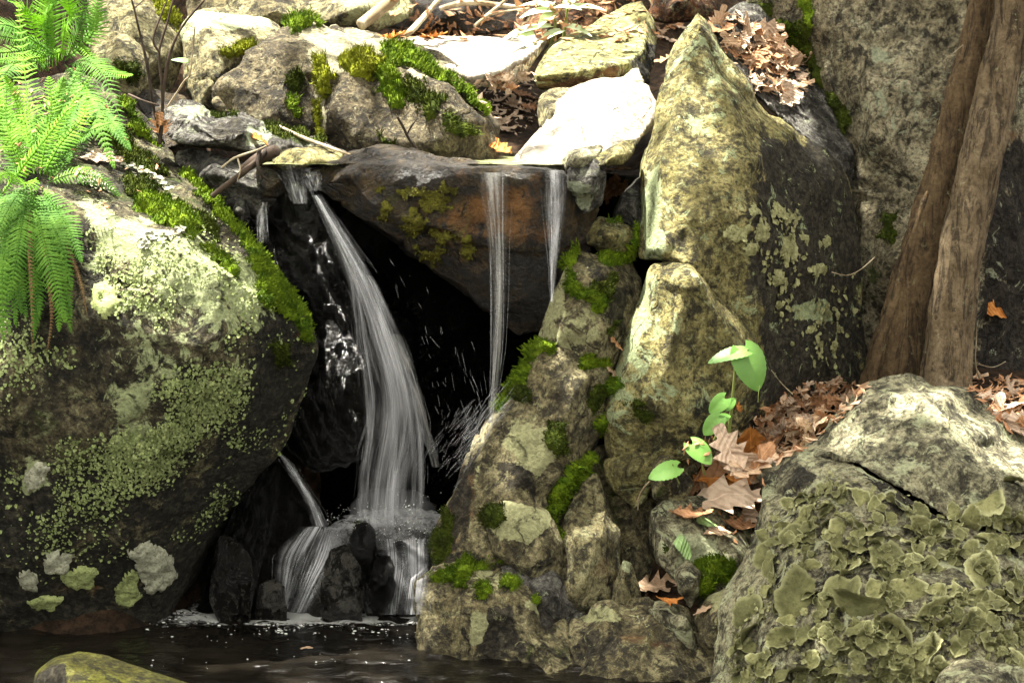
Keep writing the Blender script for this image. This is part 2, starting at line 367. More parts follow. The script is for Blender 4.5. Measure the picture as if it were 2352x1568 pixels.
# ------------------------------------------------------------- the ground, one sheet
GC = np.array([(-6,-8,-.3),(-2,-8,-.35),(0,-8,-.35),(3,-8,-.2),(6,-8,0),(-.5,-2,-.35),(.5,-2,-.35),(0,-1,-.35),(-.6,-.6,-.35),(.3,-.7,-.35),(0,0,-.35),(-.4,.2,-.3),(.1,.4,-.3),(-.3,.52,-.3),(.3,.5,-.3),
 (-1.4,-.3,-.1),(-1.8,.3,.6),(-2.5,-1,.5),(-1.3,.6,.95),(-.9,.8,1.0),(-.5,.85,.98),(0,.85,1.0),(.35,.85,1.0),(.1,1.2,1.06),(-.6,1.3,1.12),(-1.2,1.3,1.25),(.6,1.1,1.15),(.45,-.35,-.2),(.5,-.15,.12),(.62,-.02,.40),(.58,.12,.40),(.72,.1,.50),
 (.95,.1,.535),(1.25,.1,.55),(1.6,.05,.56),(.9,-.2,.42),(1.3,-.3,.42),(1.0,.4,.55),(1.4,.4,.56),(.75,-.8,-.1),(1.4,-1.2,.0),(2.5,-.5,.5),(2.5,.6,.8),(1.2,1.2,1.2),(2,1.5,1.4),(-2,2,1.6),(0,2,1.30),(1,2,1.4),(.3,1.5,1.14),(.3,3,1.75),(-1,3,1.8),
 (2,3,1.9),(-3,4,2.4),(0,5,2.6),(3,5,2.7),(-8,3,2.2),(8,3,2.2),(-8,-2,1.2),(8,-2,1.2),(0,14,6.5),(-10,14,6.5),(10,14,6.5),(0,40,15),(-30,40,15),(30,40,15),(30,0,6),(-30,0,6),(-30,-40,3),(30,-40,3),(0,-40,-1)], float)
def gz(x, y):
    x = np.asarray(x, float); y = np.asarray(y, float); num = 0; den = 0
    for c in GC:
        wt = ((x-c[0])**2+(y-c[1])**2+.004)**-2.2; num = num+wt*c[2]; den = den+wt
    p = np.stack((x, y, x*0), -1).reshape(-1, 3)
    return num/den+(.02*fbm(p*5, 3, 4)).reshape(x.shape)
def spaced(a, b, c, d, st): return np.concatenate((a-np.geomspace(1, b, 22)[::-1]*st*2+st, np.arange(a, c, st), c+np.geomspace(1, d, 22)*st*2-st))
gx = spaced(-1.7, 600, 1.8, 600, .03); gy = spaced(-1.4, 500, 3.2, 600, .03)
XX, YY = np.meshgrid(gx, gy); ZZ = gz(XX, YY); nx = len(gx)
ii = (np.arange(len(gy)-1)[:,None]*nx+np.arange(nx-1)[None]).ravel()
g = G('woodland_soil'); n1 = g.noise(6, 8, .7); n2 = g.noise(40, 8, .75)
soil = g.mix(g.ramp(n1, .35, .65), (.035,.022,.013), (.085,.050,.028)); soil = g.mix(g.ramp(n2, .35, .65), (.012,.009,.006), soil)
M['soil'] = g.fin(soil, .95, g.bump(n2, 1, .03), .1)
ground = mesh_np('ground', np.stack((XX.ravel(), YY.ravel(), ZZ.ravel()), 1), np.stack((ii, ii+1, ii+nx+1, ii+nx), 1), M['soil'], origin=(0,0,0))
tag(ground, kind='structure')

# ------------------------------------------------------------- pool and stream water
def water_sheet(name, x0, x1, y0, y1, z, st, amp, mat, fall=None):
    X, Y = np.meshgrid(np.arange(x0, x1, st), np.arange(y0, y1, st)); n = X.shape[1]
    p = np.stack((X.ravel()*9, Y.ravel()*16, X.ravel()*0), 1)
    h = amp*(fbm(p, 4, 3)+.5*vnoise(p*3.1, 8))
    c = np.hypot(X.ravel()+.22, (Y.ravel()-.10)*1.2); h += amp*1.2*np.sin(c*75+fbm(p*.6, 2, 2)*3)*np.exp(-c*2.2)
    i = (np.arange(X.shape[0]-1)[:,None]*n+np.arange(n-1)[None]).ravel()
    return tag(mesh_np(name, np.stack((X.ravel(), Y.ravel(), z+h), 1), np.stack((i, i+1, i+n+1, i+n), 1), mat, origin=(0,0,0)), kind='structure')
g = G('dark_pool_water'); b = g.bump(g.noise(1, 5, .6, .4, co=g.mapping((9, 42, 14))), .55, .014)
M['pool'] = g.fin(g.mix(g.ramp(g.noise(3, 4), .4, .6), (.004,.0034,.0026), (.009,.0075,.0055)), .06, b, .5, IOR=1.33)
water_sheet('pool_water', -3, 2, -3.5, .55, 0., .010, .0055, M['pool'])
g = G('stream_water'); b = g.bump(g.noise(1, 6, .65, .6, co=g.mapping((22, 22, 22))), .6, .012)
M['stream'] = g.fin((.26,.28,.13), .14, b, .5, IOR=1.33, **{'Transmission Weight': .25})  # pale green base colour stands in for the bright canopy reflection
water_sheet('stream_water', -.62, .16, .03, 1.1, 1.096, .01, .0012, M['stream'])

# ------------------------------------------------------------- rocks, near to far
K = rock
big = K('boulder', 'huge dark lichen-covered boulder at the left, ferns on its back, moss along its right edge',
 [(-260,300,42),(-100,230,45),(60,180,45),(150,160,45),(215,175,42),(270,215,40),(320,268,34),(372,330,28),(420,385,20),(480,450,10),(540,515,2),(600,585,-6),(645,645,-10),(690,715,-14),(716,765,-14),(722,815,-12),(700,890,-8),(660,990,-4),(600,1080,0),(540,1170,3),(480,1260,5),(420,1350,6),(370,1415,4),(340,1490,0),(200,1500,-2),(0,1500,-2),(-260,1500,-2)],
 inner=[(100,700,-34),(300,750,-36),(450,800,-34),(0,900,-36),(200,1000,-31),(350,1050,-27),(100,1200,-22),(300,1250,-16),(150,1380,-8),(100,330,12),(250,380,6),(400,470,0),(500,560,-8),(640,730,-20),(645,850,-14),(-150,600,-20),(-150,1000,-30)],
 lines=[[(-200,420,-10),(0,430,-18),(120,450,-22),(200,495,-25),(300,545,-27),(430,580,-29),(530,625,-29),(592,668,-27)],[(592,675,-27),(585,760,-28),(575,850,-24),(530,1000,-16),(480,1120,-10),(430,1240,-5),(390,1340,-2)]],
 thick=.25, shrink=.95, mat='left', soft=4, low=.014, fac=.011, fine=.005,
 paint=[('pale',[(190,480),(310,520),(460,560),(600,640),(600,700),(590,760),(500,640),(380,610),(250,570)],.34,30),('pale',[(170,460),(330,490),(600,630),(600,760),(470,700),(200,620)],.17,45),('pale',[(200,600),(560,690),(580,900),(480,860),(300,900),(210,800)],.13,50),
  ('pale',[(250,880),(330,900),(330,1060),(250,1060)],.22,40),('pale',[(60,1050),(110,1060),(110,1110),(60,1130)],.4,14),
  ('dark',[(0,1080),(300,1060),(480,1080),(420,1400),(360,1470),(-260,1500),(-260,1080)],.15,60),('dark',[(600,700),(730,820),(690,920),(380,1450),(360,1400),(570,900)],.42,20),('rust',[(600,720),(722,760),(722,830),(620,860)],.22,20),  # shaded right side and undercut foot painted darker, besides wet soil and moss
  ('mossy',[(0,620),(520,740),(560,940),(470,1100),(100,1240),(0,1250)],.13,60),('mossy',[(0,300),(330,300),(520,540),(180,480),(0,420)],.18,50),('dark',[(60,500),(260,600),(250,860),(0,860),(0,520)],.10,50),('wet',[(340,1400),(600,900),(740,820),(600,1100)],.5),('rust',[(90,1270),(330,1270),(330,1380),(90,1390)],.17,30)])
for poly, mt, th in [([(415,385),(450,410),(520,480),(570,545),(640,620),(690,700),(722,770),(715,800),(690,770),(660,735),(600,700),(590,650),(575,600),(540,540),(500,490),(440,430)],'moss',.012),
  ([(320,455),(380,460),(420,490),(450,520),(440,545),(400,520),(350,500),(310,480)],'moss',.02),([(450,545),(490,565),(530,600),(545,640),(510,620),(470,580)],'moss',.012),
  ([(275,410),(330,408),(370,430),(350,450),(300,445)],'mossd',.016),([(270,205),(320,262),(345,310),(370,340),(350,335),(310,300),(280,250)],'moss',.014),([(410,470),(470,490),(500,530),(520,570),(480,550),(440,510)],'mossd',.012),
  ([(620,790),(670,780),(665,830),(640,832)],'mossd',.01),([(200,240),(270,290),(330,350),(380,400),(340,400),(270,350),(210,290)],'mossd',.010)]:
    patch(big, 'moss', poly, mt, th)
for poly, mt in [([(265,1345),(300,1300),(320,1315),(325,1370),(300,1390),(268,1380)],'lichengreen'),([(300,1265),(345,1243),(395,1270),(405,1320),(370,1362),(330,1350),(305,1300)],'lichen'),([(140,1315),(180,1297),(225,1315),(222,1345),(170,1350),(143,1335)],'lichengreen'),
  ([(95,1270),(130,1258),(170,1275),(150,1312),(100,1318)],'lichen'),([(40,1320),(65,1308),(102,1335),(85,1356),(45,1345)],'lichen'),([(68,1378),(100,1362),(145,1372),(125,1400),(80,1398)],'lichengreen'),([(55,1080),(85,1048),(118,1075),(95,1120),(60,1142)],'lichen'),([(215,660),(250,640),(275,700),(245,730),(215,710)],'lichengreen')]:
    patch(big, 'lichen', poly, mt, .007, 0, edge=8, lump=.9, wob=9)
flakes(big, 'lichen_flakes', [(40,620),(200,560),(420,640),(570,780),(560,930),(480,1090),(330,1140),(100,1180),(-20,1150)], 9000, .0018, .0055, soft=170, clump=.3)
flakes(big, 'lichen_flakes', [(200,560),(560,690),(540,860),(300,1100),(200,900)], 1300, .002, .005, 'lichengreen', soft=160, clump=.02)
flakes(big, 'fallen_seed_husks', [(200,400),(340,420),(420,520),(330,540),(210,480)], 260, .005, .011, 'lichen', lift=.008)

slide = K('wet_rock', 'steep black wet rock that the main waterfall slides down, shiny and dark',
 [(585,500,16),(600,440,18),(650,396,16),(705,402,14),(742,440,8),(790,545,6),(830,680,6),(865,830,6),(890,980,6),(860,1025,8),(800,1065,8),(720,1085,10),(660,1010,12),(600,1050,16),(540,1100,20),(540,900,22),(580,700,24),(560,560,24)],
 inner=[(640,600,8),(690,800,6),(700,950,5),(760,1010,3)], lines=[[(690,432,6),(720,560,3),(770,720,1),(810,870,0),(830,980,0)]], mat='black', vox=.007, fac=.014, fine=.006, fsc=11, thick=.3,
 paint=[('mossy',[(660,400),(760,480),(800,700),(820,900),(700,800),(650,560)],.16,40),('pale',[(640,390),(700,400),(720,470),(680,500)],.3,20)], strata=((.9,.2,.5),30,.006))
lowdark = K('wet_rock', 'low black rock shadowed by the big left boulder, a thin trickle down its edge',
 [(640,1032,14),(680,1060,12),(720,1150,10),(745,1210,8),(720,1300,6),(650,1430,5),(560,1480,2),(440,1490,8),(470,1300,16),(560,1120,18)], inner=[(640,1150,4),(600,1300,2),(690,1240,4)], mat='black', thick=.3)
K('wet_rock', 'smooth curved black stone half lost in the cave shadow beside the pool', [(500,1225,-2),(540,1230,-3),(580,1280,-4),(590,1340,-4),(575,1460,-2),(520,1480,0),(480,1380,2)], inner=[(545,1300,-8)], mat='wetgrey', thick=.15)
K('cave_wall', 'black back wall of the little cave behind the falling water', [(380,395,62),(1000,385,70),(1500,395,62),(1520,1300,55),(1000,1350,62),(420,1500,50)], inner=[(800,700,66),(1200,800,64)], mat='black', vox=.016, thick=.12, shrink=1, cat='rock')  # cave shade painted into its near-black colour
lint = K('ledge_rock', 'broad dark brown overhanging ledge rock the thin streams spill over, rust and green spotted',
 [(690,402,6),(740,378,8),(800,352,8),(860,344,10),(940,348,10),(1010,370,8),(1090,382,6),(1200,384,5),(1300,388,5),(1345,402,6),(1380,480,8),(1370,560,8),(1340,640,10),(1290,705,12),(1270,760,16),(1190,765,20),(1120,705,14),(1020,640,10),(950,590,8),(880,540,6),(830,510,6),(780,470,6),(720,432,6)],
 inner=[(800,400,-2),(850,470,-1),(1000,530,-3),(1150,560,-2),(1280,560,0),(1100,640,4),(1220,680,8)], lines=[[(830,372,2),(950,380,-3),(1080,396,-4),(1270,398,-4)]], mat='lintel', thick=.5, shrink=.86, vox=.007, fac=.013, fine=.005,
 paint=[('mossy',[(880,430),(1010,400),(1100,480),(1090,580),(990,590),(920,520)],.30,50),('rust',[(1090,400),(1240,400),(1260,560),(1100,570)],.38,50),('rust',[(960,480),(1120,480),(1100,640),(980,620)],.22,40),('dark',[(1080,600),(1350,560),(1300,780),(1100,720)],.15,40),('dark',[(740,430),(1000,430),(1000,620),(800,520)],.07,40)], strata=((.1,.3,1),16,.006))
for p in [ell(950,440,26,16), ell(1005,470,34,20,30), ell(1045,430,22,14), ell(945,515,22,30), ell(1020,545,30,18), ell(985,585,22,14), ell(900,480,20,14), ell(1062,570,16,22), ell(1075,480,14,26), ell(880,430,16,8)]: patch(lint, 'moss', p, 'seepmoss', .004, 1, .004, 6, .9, wob=26)
K('wet_stone', 'small dark block wedged at the far right end of the water ledge', [(1310,385,-1),(1360,372,0),(1395,395,2),(1385,470,3),(1340,500,2),(1312,470,0)], inner=[(1345,420,-5)], mat='grey', thick=.15, paint=[('pale',[(1300,420),(1350,430),(1350,480),(1300,480)],.4,15)])

# stones of the little cascade at the foot
mound = K('wet_stone', 'rounded dark stone at the foot of the falls with water fanning over its top', [(640,1300,14),(665,1230,16),(720,1200,18),(790,1196,18),(830,1215,18),(850,1300,15),(850,1400,12),(840,1470,12),(640,1470,12),(625,1400,12)], inner=[(740,1260,8),(700,1330,5),(800,1330,5),(740,1410,5)], mat='wetgrey', thick=.15, fac=.02, paint=[('rust',[(720,1260),(830,1260),(840,1400),(720,1400)],.1),('pale',[(720,1260),(830,1260),(840,1400),(720,1400)],.3,40)])
st1 = K('wet_stone', 'small upright black stone with a dab of moss standing in the cascade', [(798,1230,7),(815,1192,8),(845,1195,8),(862,1230,7),(858,1290,5),(830,1315,4),(800,1270,5)], inner=[(830,1240,0)], mat='black', thick=.08, vox=.005)
patch(st1, 'moss', [(812,1200),(840,1200),(850,1225),(820,1225)], 'mossd', .006)
K('wet_stone', 'small rounded stone set in the white churned water behind the cascade', [(865,1230,10),(880,1190,11),(915,1183,11),(945,1200,11),(950,1240,10),(910,1255,9)], inner=[(908,1210,5)], mat='wetgrey', thick=.1, vox=.005)
K('wet_stone', 'black round stone under the right spill of the cascade', [(845,1330,7),(870,1270,8),(915,1250,9),(950,1262,9),(1005,1310,9),(1005,1460,8),(850,1470,7)], inner=[(900,1320,2),(950,1370,2)], mat='wetgrey', thick=.12, fac=.02)

# the wedge of broken rocks right of the falls
wedge = K('wedge_rock', 'long slanting brown rock right of the falls, its lower left edge streaked wet',
 [(1215,800,-2),(1270,770,-4),(1340,790,-5),(1400,840,-4),(1400,930,-4),(1350,1060,-7),(1300,1160,-10),(1285,1260,-14),(1250,1330,-18),(1120,1330,-20),(1000,1330,-18),(990,1260,-12),(1010,1180,-8),(1050,1080,-5),(1110,1000,-4),(1150,920,-3)],
 inner=[(1280,880,-12),(1200,1180,-20)], lines=[[(1230,830,-8),(1180,940,-9),(1130,1040,-12),(1085,1140,-15),(1050,1260,-20)],[(1340,870,-11),(1290,960,-15),(1250,1050,-18),(1180,1120,-19)]], mat='brown', vox=.0065, fac=.017, fine=.006, thick=.3,
 paint=[('pale',[(1160,950),(1230,950),(1280,1030),(1240,1100),(1150,1020)],.24,25),('dark',[(1190,870),(1330,870),(1350,1000),(1250,980),(1200,920)],.12,30),('rust',[(1040,1060),(1110,1040),(1080,1280),(1020,1290)],.18,20),('dark',[(985,1300),(1035,1120),(1105,1005),(1120,1015),(1085,1100),(1062,1300)],.27,14),('pale',[(1080,1115),(1098,1040),(1114,1045),(1100,1112)],.17,12),('dark',[(1140,1060),(1250,1060),(1240,1150),(1130,1120)],.22,20),('wet',[(990,1300),(1120,1000),(1130,1120),(1060,1300)],.8)])  # narrow pale streak on the wet edge is a painted glint
for poly, mt in [([(1208,795),(1245,775),(1280,790),(1275,812),(1240,815),(1222,835),(1210,815)],'moss'),([(1165,890),(1190,850),(1200,870),(1185,905),(1150,945),(1150,925)],'moss'),([(1180,900),(1220,890),(1225,915),(1185,920)],'mossd'),([(1330,830),(1350,795),(1385,790),(1402,830),(1370,855),(1335,850)],'moss'),
  ([(1350,900),(1370,870),(1390,895),(1375,960),(1350,930)],'mossd'),([(1110,1165),(1150,1155),(1165,1200),(1130,1215),(1108,1195)],'mossd'),([(1000,1240),(1030,1170),(1045,1190),(1030,1260),(1000,1310)],'mossd'),([(1235,990),(1280,985),(1300,1040),(1260,1030)],'mossd'),([(1200,820),(1215,840),(1190,880),(1180,860)],'moss'),([(1255,960),(1300,970),(1290,1010),(1260,1000)],'mossd')]:
    patch(wedge, 'moss', poly, mt, .013)
upper = K('wedge_rock', 'upper brown rock of the wedge with moss trailing down the middle of its face', [(1215,800,0),(1240,740,0),(1265,670,0),(1300,585,2),(1318,564,3),(1385,575,6),(1450,590,10),(1475,640,8),(1465,720,4),(1425,800,0),(1400,850,-2),(1330,850,-5),(1270,820,-4)],
 inner=[(1340,680,-9),(1300,740,-9),(1420,680,-4),(1390,610,-3),(1370,780,-8)], mat='brown', vox=.007, thick=.3, paint=[('pale',[(1260,740),(1350,720),(1400,760),(1330,830),(1230,810)],.2,40),('pale',[(1280,570),(1310,570),(1290,720),(1260,720)],.2,20),('dark',[(1345,600),(1400,620),(1400,720),(1350,660)],.25,20),('dark',[(1400,660),(1460,640),(1440,760),(1400,740)],.3,20)])
for poly, mt in [([(1300,570),(1325,575),(1320,640),(1345,660),(1390,680),(1400,705),(1360,712),(1320,680),(1295,630)],'moss'),([(1375,575),(1430,580),(1465,570),(1465,600),(1420,605),(1385,600)],'moss'),([(1340,650),(1400,640),(1420,680),(1380,690)],'mossd'),([(1390,740),(1420,735),(1418,762),(1392,765)],'mossd')]:
    patch(upper, 'moss', poly, mt, .014)
cap = K('stone', 'squarish tan stone sitting above the mossy wedge, just below the ledge leaves', [(1340,560,6),(1348,520,8),(1375,495,9),(1420,505,10),(1462,520,10),(1472,560,10),(1460,600,10),(1400,590,6)], inner=[(1400,540,-1)], mat='tangreen', thick=.2)
patch(cap, 'moss', [(1430,560),(1455,520),(1468,530),(1460,590),(1435,595)], 'moss', .012); patch(cap, 'moss', [(1400,490),(1420,480),(1425,505),(1402,508)], 'moss', .012)
K('stone', 'grey-tan shoulder stone between the ledge litter and the tall spire', [(1405,500,14),(1425,445,14),(1470,400,16),(1490,430,16),(1485,560,14),(1440,520,14)], inner=[(1450,470,7)], mat='grey', thick=.2, paint=[('pale',[(1420,440),(1480,420),(1460,500)],.15)])

spire = K('rock_spire', 'tall pointed rock spire with a left flank painted sunlit-pale and a black lichened right face',
 [(1470,590,6),(1478,480,10),(1470,390,14),(1492,300,20),(1510,220,26),(1530,140,30),(1565,70,34),(1602,24,38),(1632,50,38),(1650,95,38),(1700,170,40),(1760,250,40),(1830,300,40),(1900,345,42),(1950,430,42),(1980,600,42),(1990,900,40),(1900,960,36),(1780,1010,24),(1690,1020,10),(1690,860,0),(1700,770,4),(1640,680,0),(1585,610,-6),(1540,595,-4)],
 inner=[(1820,420,24),(1880,620,26),(1880,820,24),(1780,880,14)], lines=[[(1602,50,32),(1580,130,26),(1560,230,18),(1530,330,8),(1510,440,2),(1510,570,-5)],[(1610,60,30),(1640,180,24),(1690,280,14),(1730,370,6),(1740,500,2),(1730,640,2),(1730,760,4),(1710,880,2)],[(1600,380,4),(1620,480,-3),(1630,600,-3)]], mat='tangreen', vox=.0075, thick=.3, fac=.012, shrink=.9,
 paint=[('pale',[(1560,60),(1640,60),(1690,250),(1600,300),(1520,220)],.07,40),('pale',[(1482,400),(1520,370),(1520,600),(1482,600)],.28,15),('rust',[(1485,380),(1520,370),(1510,580),(1485,580)],.10,15),('dark',[(1740,310),(1900,330),(1980,450),(1990,930),(1740,900),(1760,780),(1710,640),(1700,560),(1740,480)],.36,30),('dark',[(1700,850),(2000,800),(1990,1000),(1690,1020)],.2,30),  # pale left edge is painted sunlight, dark right face lichen plus painted shade
   ('rust',[(1700,330),(1745,400),(1735,600),(1700,560)],.10,30),('pale',[(1820,700),(1910,695),(1905,730),(1825,735)],.3,14),('mossy',[(1920,400),(2000,600),(1990,900),(1930,800)],.16,30)])
flakes(spire, 'lichen_flakes', [(1680,480),(1900,480),(1960,700),(1900,850),(1760,700)], 230, .005, .012, 'crust')
for p in [ell(1690,530,32,22), ell(1810,495,36,14,20), ell(1815,575,26,32), ell(1790,640,9,16), ell(1752,530,14,26), ell(1722,575,18,14), ell(1880,620,10,12), ell(1738,490,12,10), ell(1850,545,13,8), ell(1900,560,9,12)]: patch(spire, 'lichen', p, 'crust', .005, 0, edge=8, lump=.9, wob=16)
slab = K('rock_slab', 'tall olive-tan slab cracked off below the spire, smooth face, standing behind the seedling',
 [(1490,625,0),(1500,608,-2),(1540,600,-4),(1585,612,-6),(1635,665,-2),(1690,715,0),(1730,780,2),(1755,840,4),(1720,920,2),(1690,990,-4),(1640,1040,-8),(1560,1060,-8),(1500,1060,-8),(1440,1080,-8),(1400,1050,-6),(1385,960,-4),(1400,900,-4),(1420,850,-3),(1450,760,-2),(1475,690,0)],
 inner=[(1560,960,-16),(1640,940,-12)], lines=[[(1505,640,-8),(1490,730,-10),(1440,860,-11),(1410,960,-12)],[(1585,640,-13),(1570,700,-14),(1540,740,-15),(1530,850,-16),(1480,920,-16)],[(1600,650,-13),(1680,760,-10),(1720,850,-6)]], mat='tangreen', vox=.0075, thick=.3,
 paint=[('pale',[(1490,620),(1512,625),(1480,760),(1400,960),(1390,900),(1450,750)],.24,18),('pale',[(1420,840),(1520,760),(1530,900),(1420,960)],.1,40),('rust',[(1600,650),(1740,800),(1700,900),(1560,860)],.10,50),('dark',[(1520,940),(1700,900),(1680,1030),(1520,1050)],.16,40)])  # pale left edge paints in the sun grazing it
patch(slab, 'moss', [(1400,880),(1425,865),(1435,885),(1410,900)], 'moss', .012); patch(slab, 'moss', [(1440,930),(1480,930),(1500,970),(1470,985)], 'mossd', .008)
tanlow = K('rock_slab', 'tan block hanging below the olive slab with a hollow of black shadow under it', [(1380,1050,-6),(1450,1020,-8),(1505,1020,-8),(1520,1080,-8),(1485,1150,-9),(1458,1172,-10),(1415,1140,-9),(1385,1100,-7)], inner=[(1455,1080,-16)], mat='tangreen', thick=.2)
K('rock', 'dark recessed rock in the black gap between tan block and leafy stone', [(1350,1020,0),(1560,1000,4),(1620,1100,4),(1560,1300,0),(1490,1440,-10),(1400,1440,-12),(1370,1250,-2)], inner=[(1450,1180,-5),(1460,1320,-10)], mat='brown', thick=.2, paint=[('dark',[(1420,1130),(1520,1130),(1540,1320),(1430,1330)],.14,30),('mossy',[(1370,1020),(1440,1100),(1440,1250),(1380,1250)],.25,30)])  # dark patch paints in the shadow of the gap
K('stone', 'small grey-tan stone half hidden under the jagged lowest seedling leaf', [(1490,1075,-10),(1510,1045,-10),(1545,1042,-10),(1565,1075,-9),(1600,1110,-9),(1570,1150,-11),(1500,1150,-12)], inner=[(1530,1090,-17)], mat='tan', thick=.12, paint=[('dark',[(1540,1080),(1600,1090),(1570,1150),(1530,1150)],.3,15),('mossy',[(1495,1110),(1560,1100),(1550,1150),(1500,1150)],.3,15)])
column = K('rock', 'tan teardrop-shaped block with a smooth golden flake, below the mossy cleft', [(1255,1330,-18),(1280,1240,-16),(1300,1170,-14),(1335,1110,-12),(1370,1080,-10),(1400,1150,-12),(1440,1215,-13),(1435,1300,-16),(1405,1390,-20),(1340,1420,-22),(1280,1400,-22)], inner=[(1320,1230,-24),(1380,1230,-22),(1340,1340,-28)], mat='tan', vox=.0065, fac=.017, thick=.25,
 paint=[('dark',[(1270,1330),(1400,1330),(1400,1430),(1270,1430)],.15,40),('rust',[(1330,1200),(1430,1220),(1420,1330),(1350,1340)],.12,25)])
for poly in [[(1250,1200),(1270,1120),(1310,1060),(1345,1040),(1345,1075),(1310,1110),(1290,1160),(1270,1215)],[(1345,1040),(1370,960),(1390,945),(1395,985),(1370,1010),(1360,1060)],[(1268,1220),(1290,1200),(1292,1280),(1275,1280)]]: patch(wedge if poly[0][1] < 1100 else column, 'moss', poly, 'moss', .018)
patch(wedge, 'moss', [(1245,1200),(1270,1120),(1310,1060),(1350,1040),(1345,1080),(1300,1130),(1285,1190),(1262,1215)], 'moss', .02)
pb = K('rock', 'angular block with a bright pale-green lichened face beside the wet streaked edge', [(1105,1180,-20),(1130,1150,-19),(1190,1145,-19),(1255,1170,-19),(1275,1220,-20),(1290,1300,-22),(1270,1370,-24),(1200,1330,-25),(1140,1270,-24)], inner=[(1190,1190,-26),(1240,1240,-27),(1220,1310,-29)], mat='brown', thick=.15, paint=[('pale',[(1160,1150),(1260,1175),(1260,1210),(1215,1255),(1150,1235),(1130,1200)],.55,12),('dark',[(1180,1290),(1290,1270),(1270,1380),(1180,1340)],.1,20)])
patch(pb, 'moss', [(1110,1165),(1160,1150),(1165,1195),(1130,1215),(1110,1200)], 'mossd', .010)
K('rock', 'dark grey tapering rock rising between the mossy water-edge block and the tan teardrop block', [(1150,1300,-24),(1230,1280,-24),(1290,1330,-24),(1330,1400,-24),(1380,1420,-24),(1340,1560,-34),(1240,1500,-32)], inner=[(1260,1380,-30)], mat='grey', thick=.15, paint=[('dark',[(1150,1300),(1330,1340),(1330,1500),(1200,1500)],.12,40)])
wb = K('rock', 'brown moss-topped block standing at the water edge just right of the cascade', [(962,1400,-20),(968,1350,-20),(1000,1320,-19),(1050,1285,-18),(1140,1290,-18),(1215,1325,-20),(1260,1380,-24),(1300,1440,-30),(1330,1540,-40),(1320,1600,-42),(1190,1600,-36),(1060,1570,-30),(965,1520,-24)],
 inner=[(1050,1430,-30),(1110,1460,-33),(1240,1480,-41),(1260,1560,-45)], lines=[[(985,1370,-24),(1050,1375,-28),(1100,1385,-31),(1180,1370,-32),(1220,1380,-33)],[(1150,1400,-33),(1140,1480,-33),(1180,1540,-36)]], mat='brown', vox=.0055, thick=.2, fac=.022, fine=.006,
 paint=[('pale',[(1040,1320),(1160,1310),(1220,1350),(1150,1360),(1040,1350)],.15,20),('dark',[(1115,1390),(1190,1370),(1200,1500),(1120,1480)],.36,20),('dark',[(950,1430),(1320,1480),(1330,1600),(950,1570)],.13,30),('pale',[(1090,1410),(1115,1410),(1105,1470),(1085,1480)],.3,10),('pale',[(1200,1380),(1235,1375),(1240,1410),(1205,1400)],.3,10),('mossy',[(1200,1470),(1320,1450),(1320,1540),(1200,1530)],.2,25),('wet',[(950,1470),(1340,1500),(1340,1600),(950,1600)],.8)])
for poly in [[(980,1330),(1020,1310),(1045,1300),(1045,1325),(1000,1340)],[(1035,1300),(1070,1285),(1100,1290),(1085,1310),(1060,1335),(1075,1350),(1050,1345),(1035,1320)],[(1090,1300),(1140,1290),(1165,1300),(1130,1312),(1100,1318)],[(1145,1330),(1170,1318),(1205,1325),(1215,1345),(1170,1348),(1150,1352)],[(1085,1345),(1125,1340),(1135,1360),(1100,1365)],[(1225,1370),(1250,1365),(1255,1400),(1235,1395)]]: patch(wb, 'moss', poly, 'moss', .016)
K('rock', 'low jumbled grey-brown rock along the waterline under the pale rounded stone', [(1290,1440,-30),(1312,1418,-29),(1350,1424,-29),(1372,1395,-28),(1420,1404,-28),(1450,1392,-28),(1500,1410,-28),(1580,1408,-28),(1620,1450,-32),(1640,1480,-36),(1680,1560,-46),(1650,1640,-54),(1310,1620,-46),(1300,1520,-36)], inner=[(1350,1460,-38),(1430,1452,-36),(1420,1500,-45),(1500,1470,-40),(1560,1500,-47),(1480,1545,-50),(1380,1545,-47),(1580,1560,-53)], lines=[[(1320,1440,-35),(1400,1428,-35),(1480,1440,-37),(1520,1440,-36)]], mat='brown', vox=.006, fac=.024, low=.012, fine=.007, fsc=13, thick=.2, paint=[('pale',[(1335,1405),(1395,1398),(1420,1420),(1340,1428)],.35,8),('pale',[(1380,1395),(1490,1400),(1490,1435),(1400,1430)],.12,12),('dark',[(1300,1440),(1650,1450),(1650,1640),(1290,1640)],.13,30),('mossy',[(1430,1490),(1480,1490),(1480,1530),(1440,1530)],.2,15),('wet',[(1290,1520),(1660,1520),(1660,1640),(1290,1640)],.8),('rust',[(1330,1440),(1560,1450),(1560,1490),(1330,1480)],.15)])
K('stone', 'narrow upright pointed stone with a pale tip beside the pinkish dead leaf', [(1405,1400,-28),(1412,1340,-27),(1432,1284,-26),(1452,1290,-26),(1472,1350,-26),(1482,1400,-27),(1440,1420,-29)], inner=[(1436,1320,-30)], lines=[[(1436,1290,-28),(1428,1340,-31),(1440,1405,-32)]], mat='tan', vox=.004, low=.004, fac=.007, fine=.003, soft=1, thick=.06, paint=[('pale',[(1415,1275),(1465,1275),(1452,1330),(1420,1310)],.16,14)])
rs = K('stone', 'pale rounded grey-tan stone with a sharp lower corner above the waterline rock', [(1482,1400,-32),(1500,1375,-31),(1550,1372,-30),(1585,1400,-30),(1600,1450,-32),(1604,1500,-36),(1560,1490,-38),(1510,1440,-36)], inner=[(1570,1450,-42)], lines=[[(1490,1392,-37),(1530,1400,-40),(1575,1420,-41),(1595,1490,-40)]], mat='pale', vox=.0045, low=.005, fac=.010, fine=.004, soft=1, thick=.10)
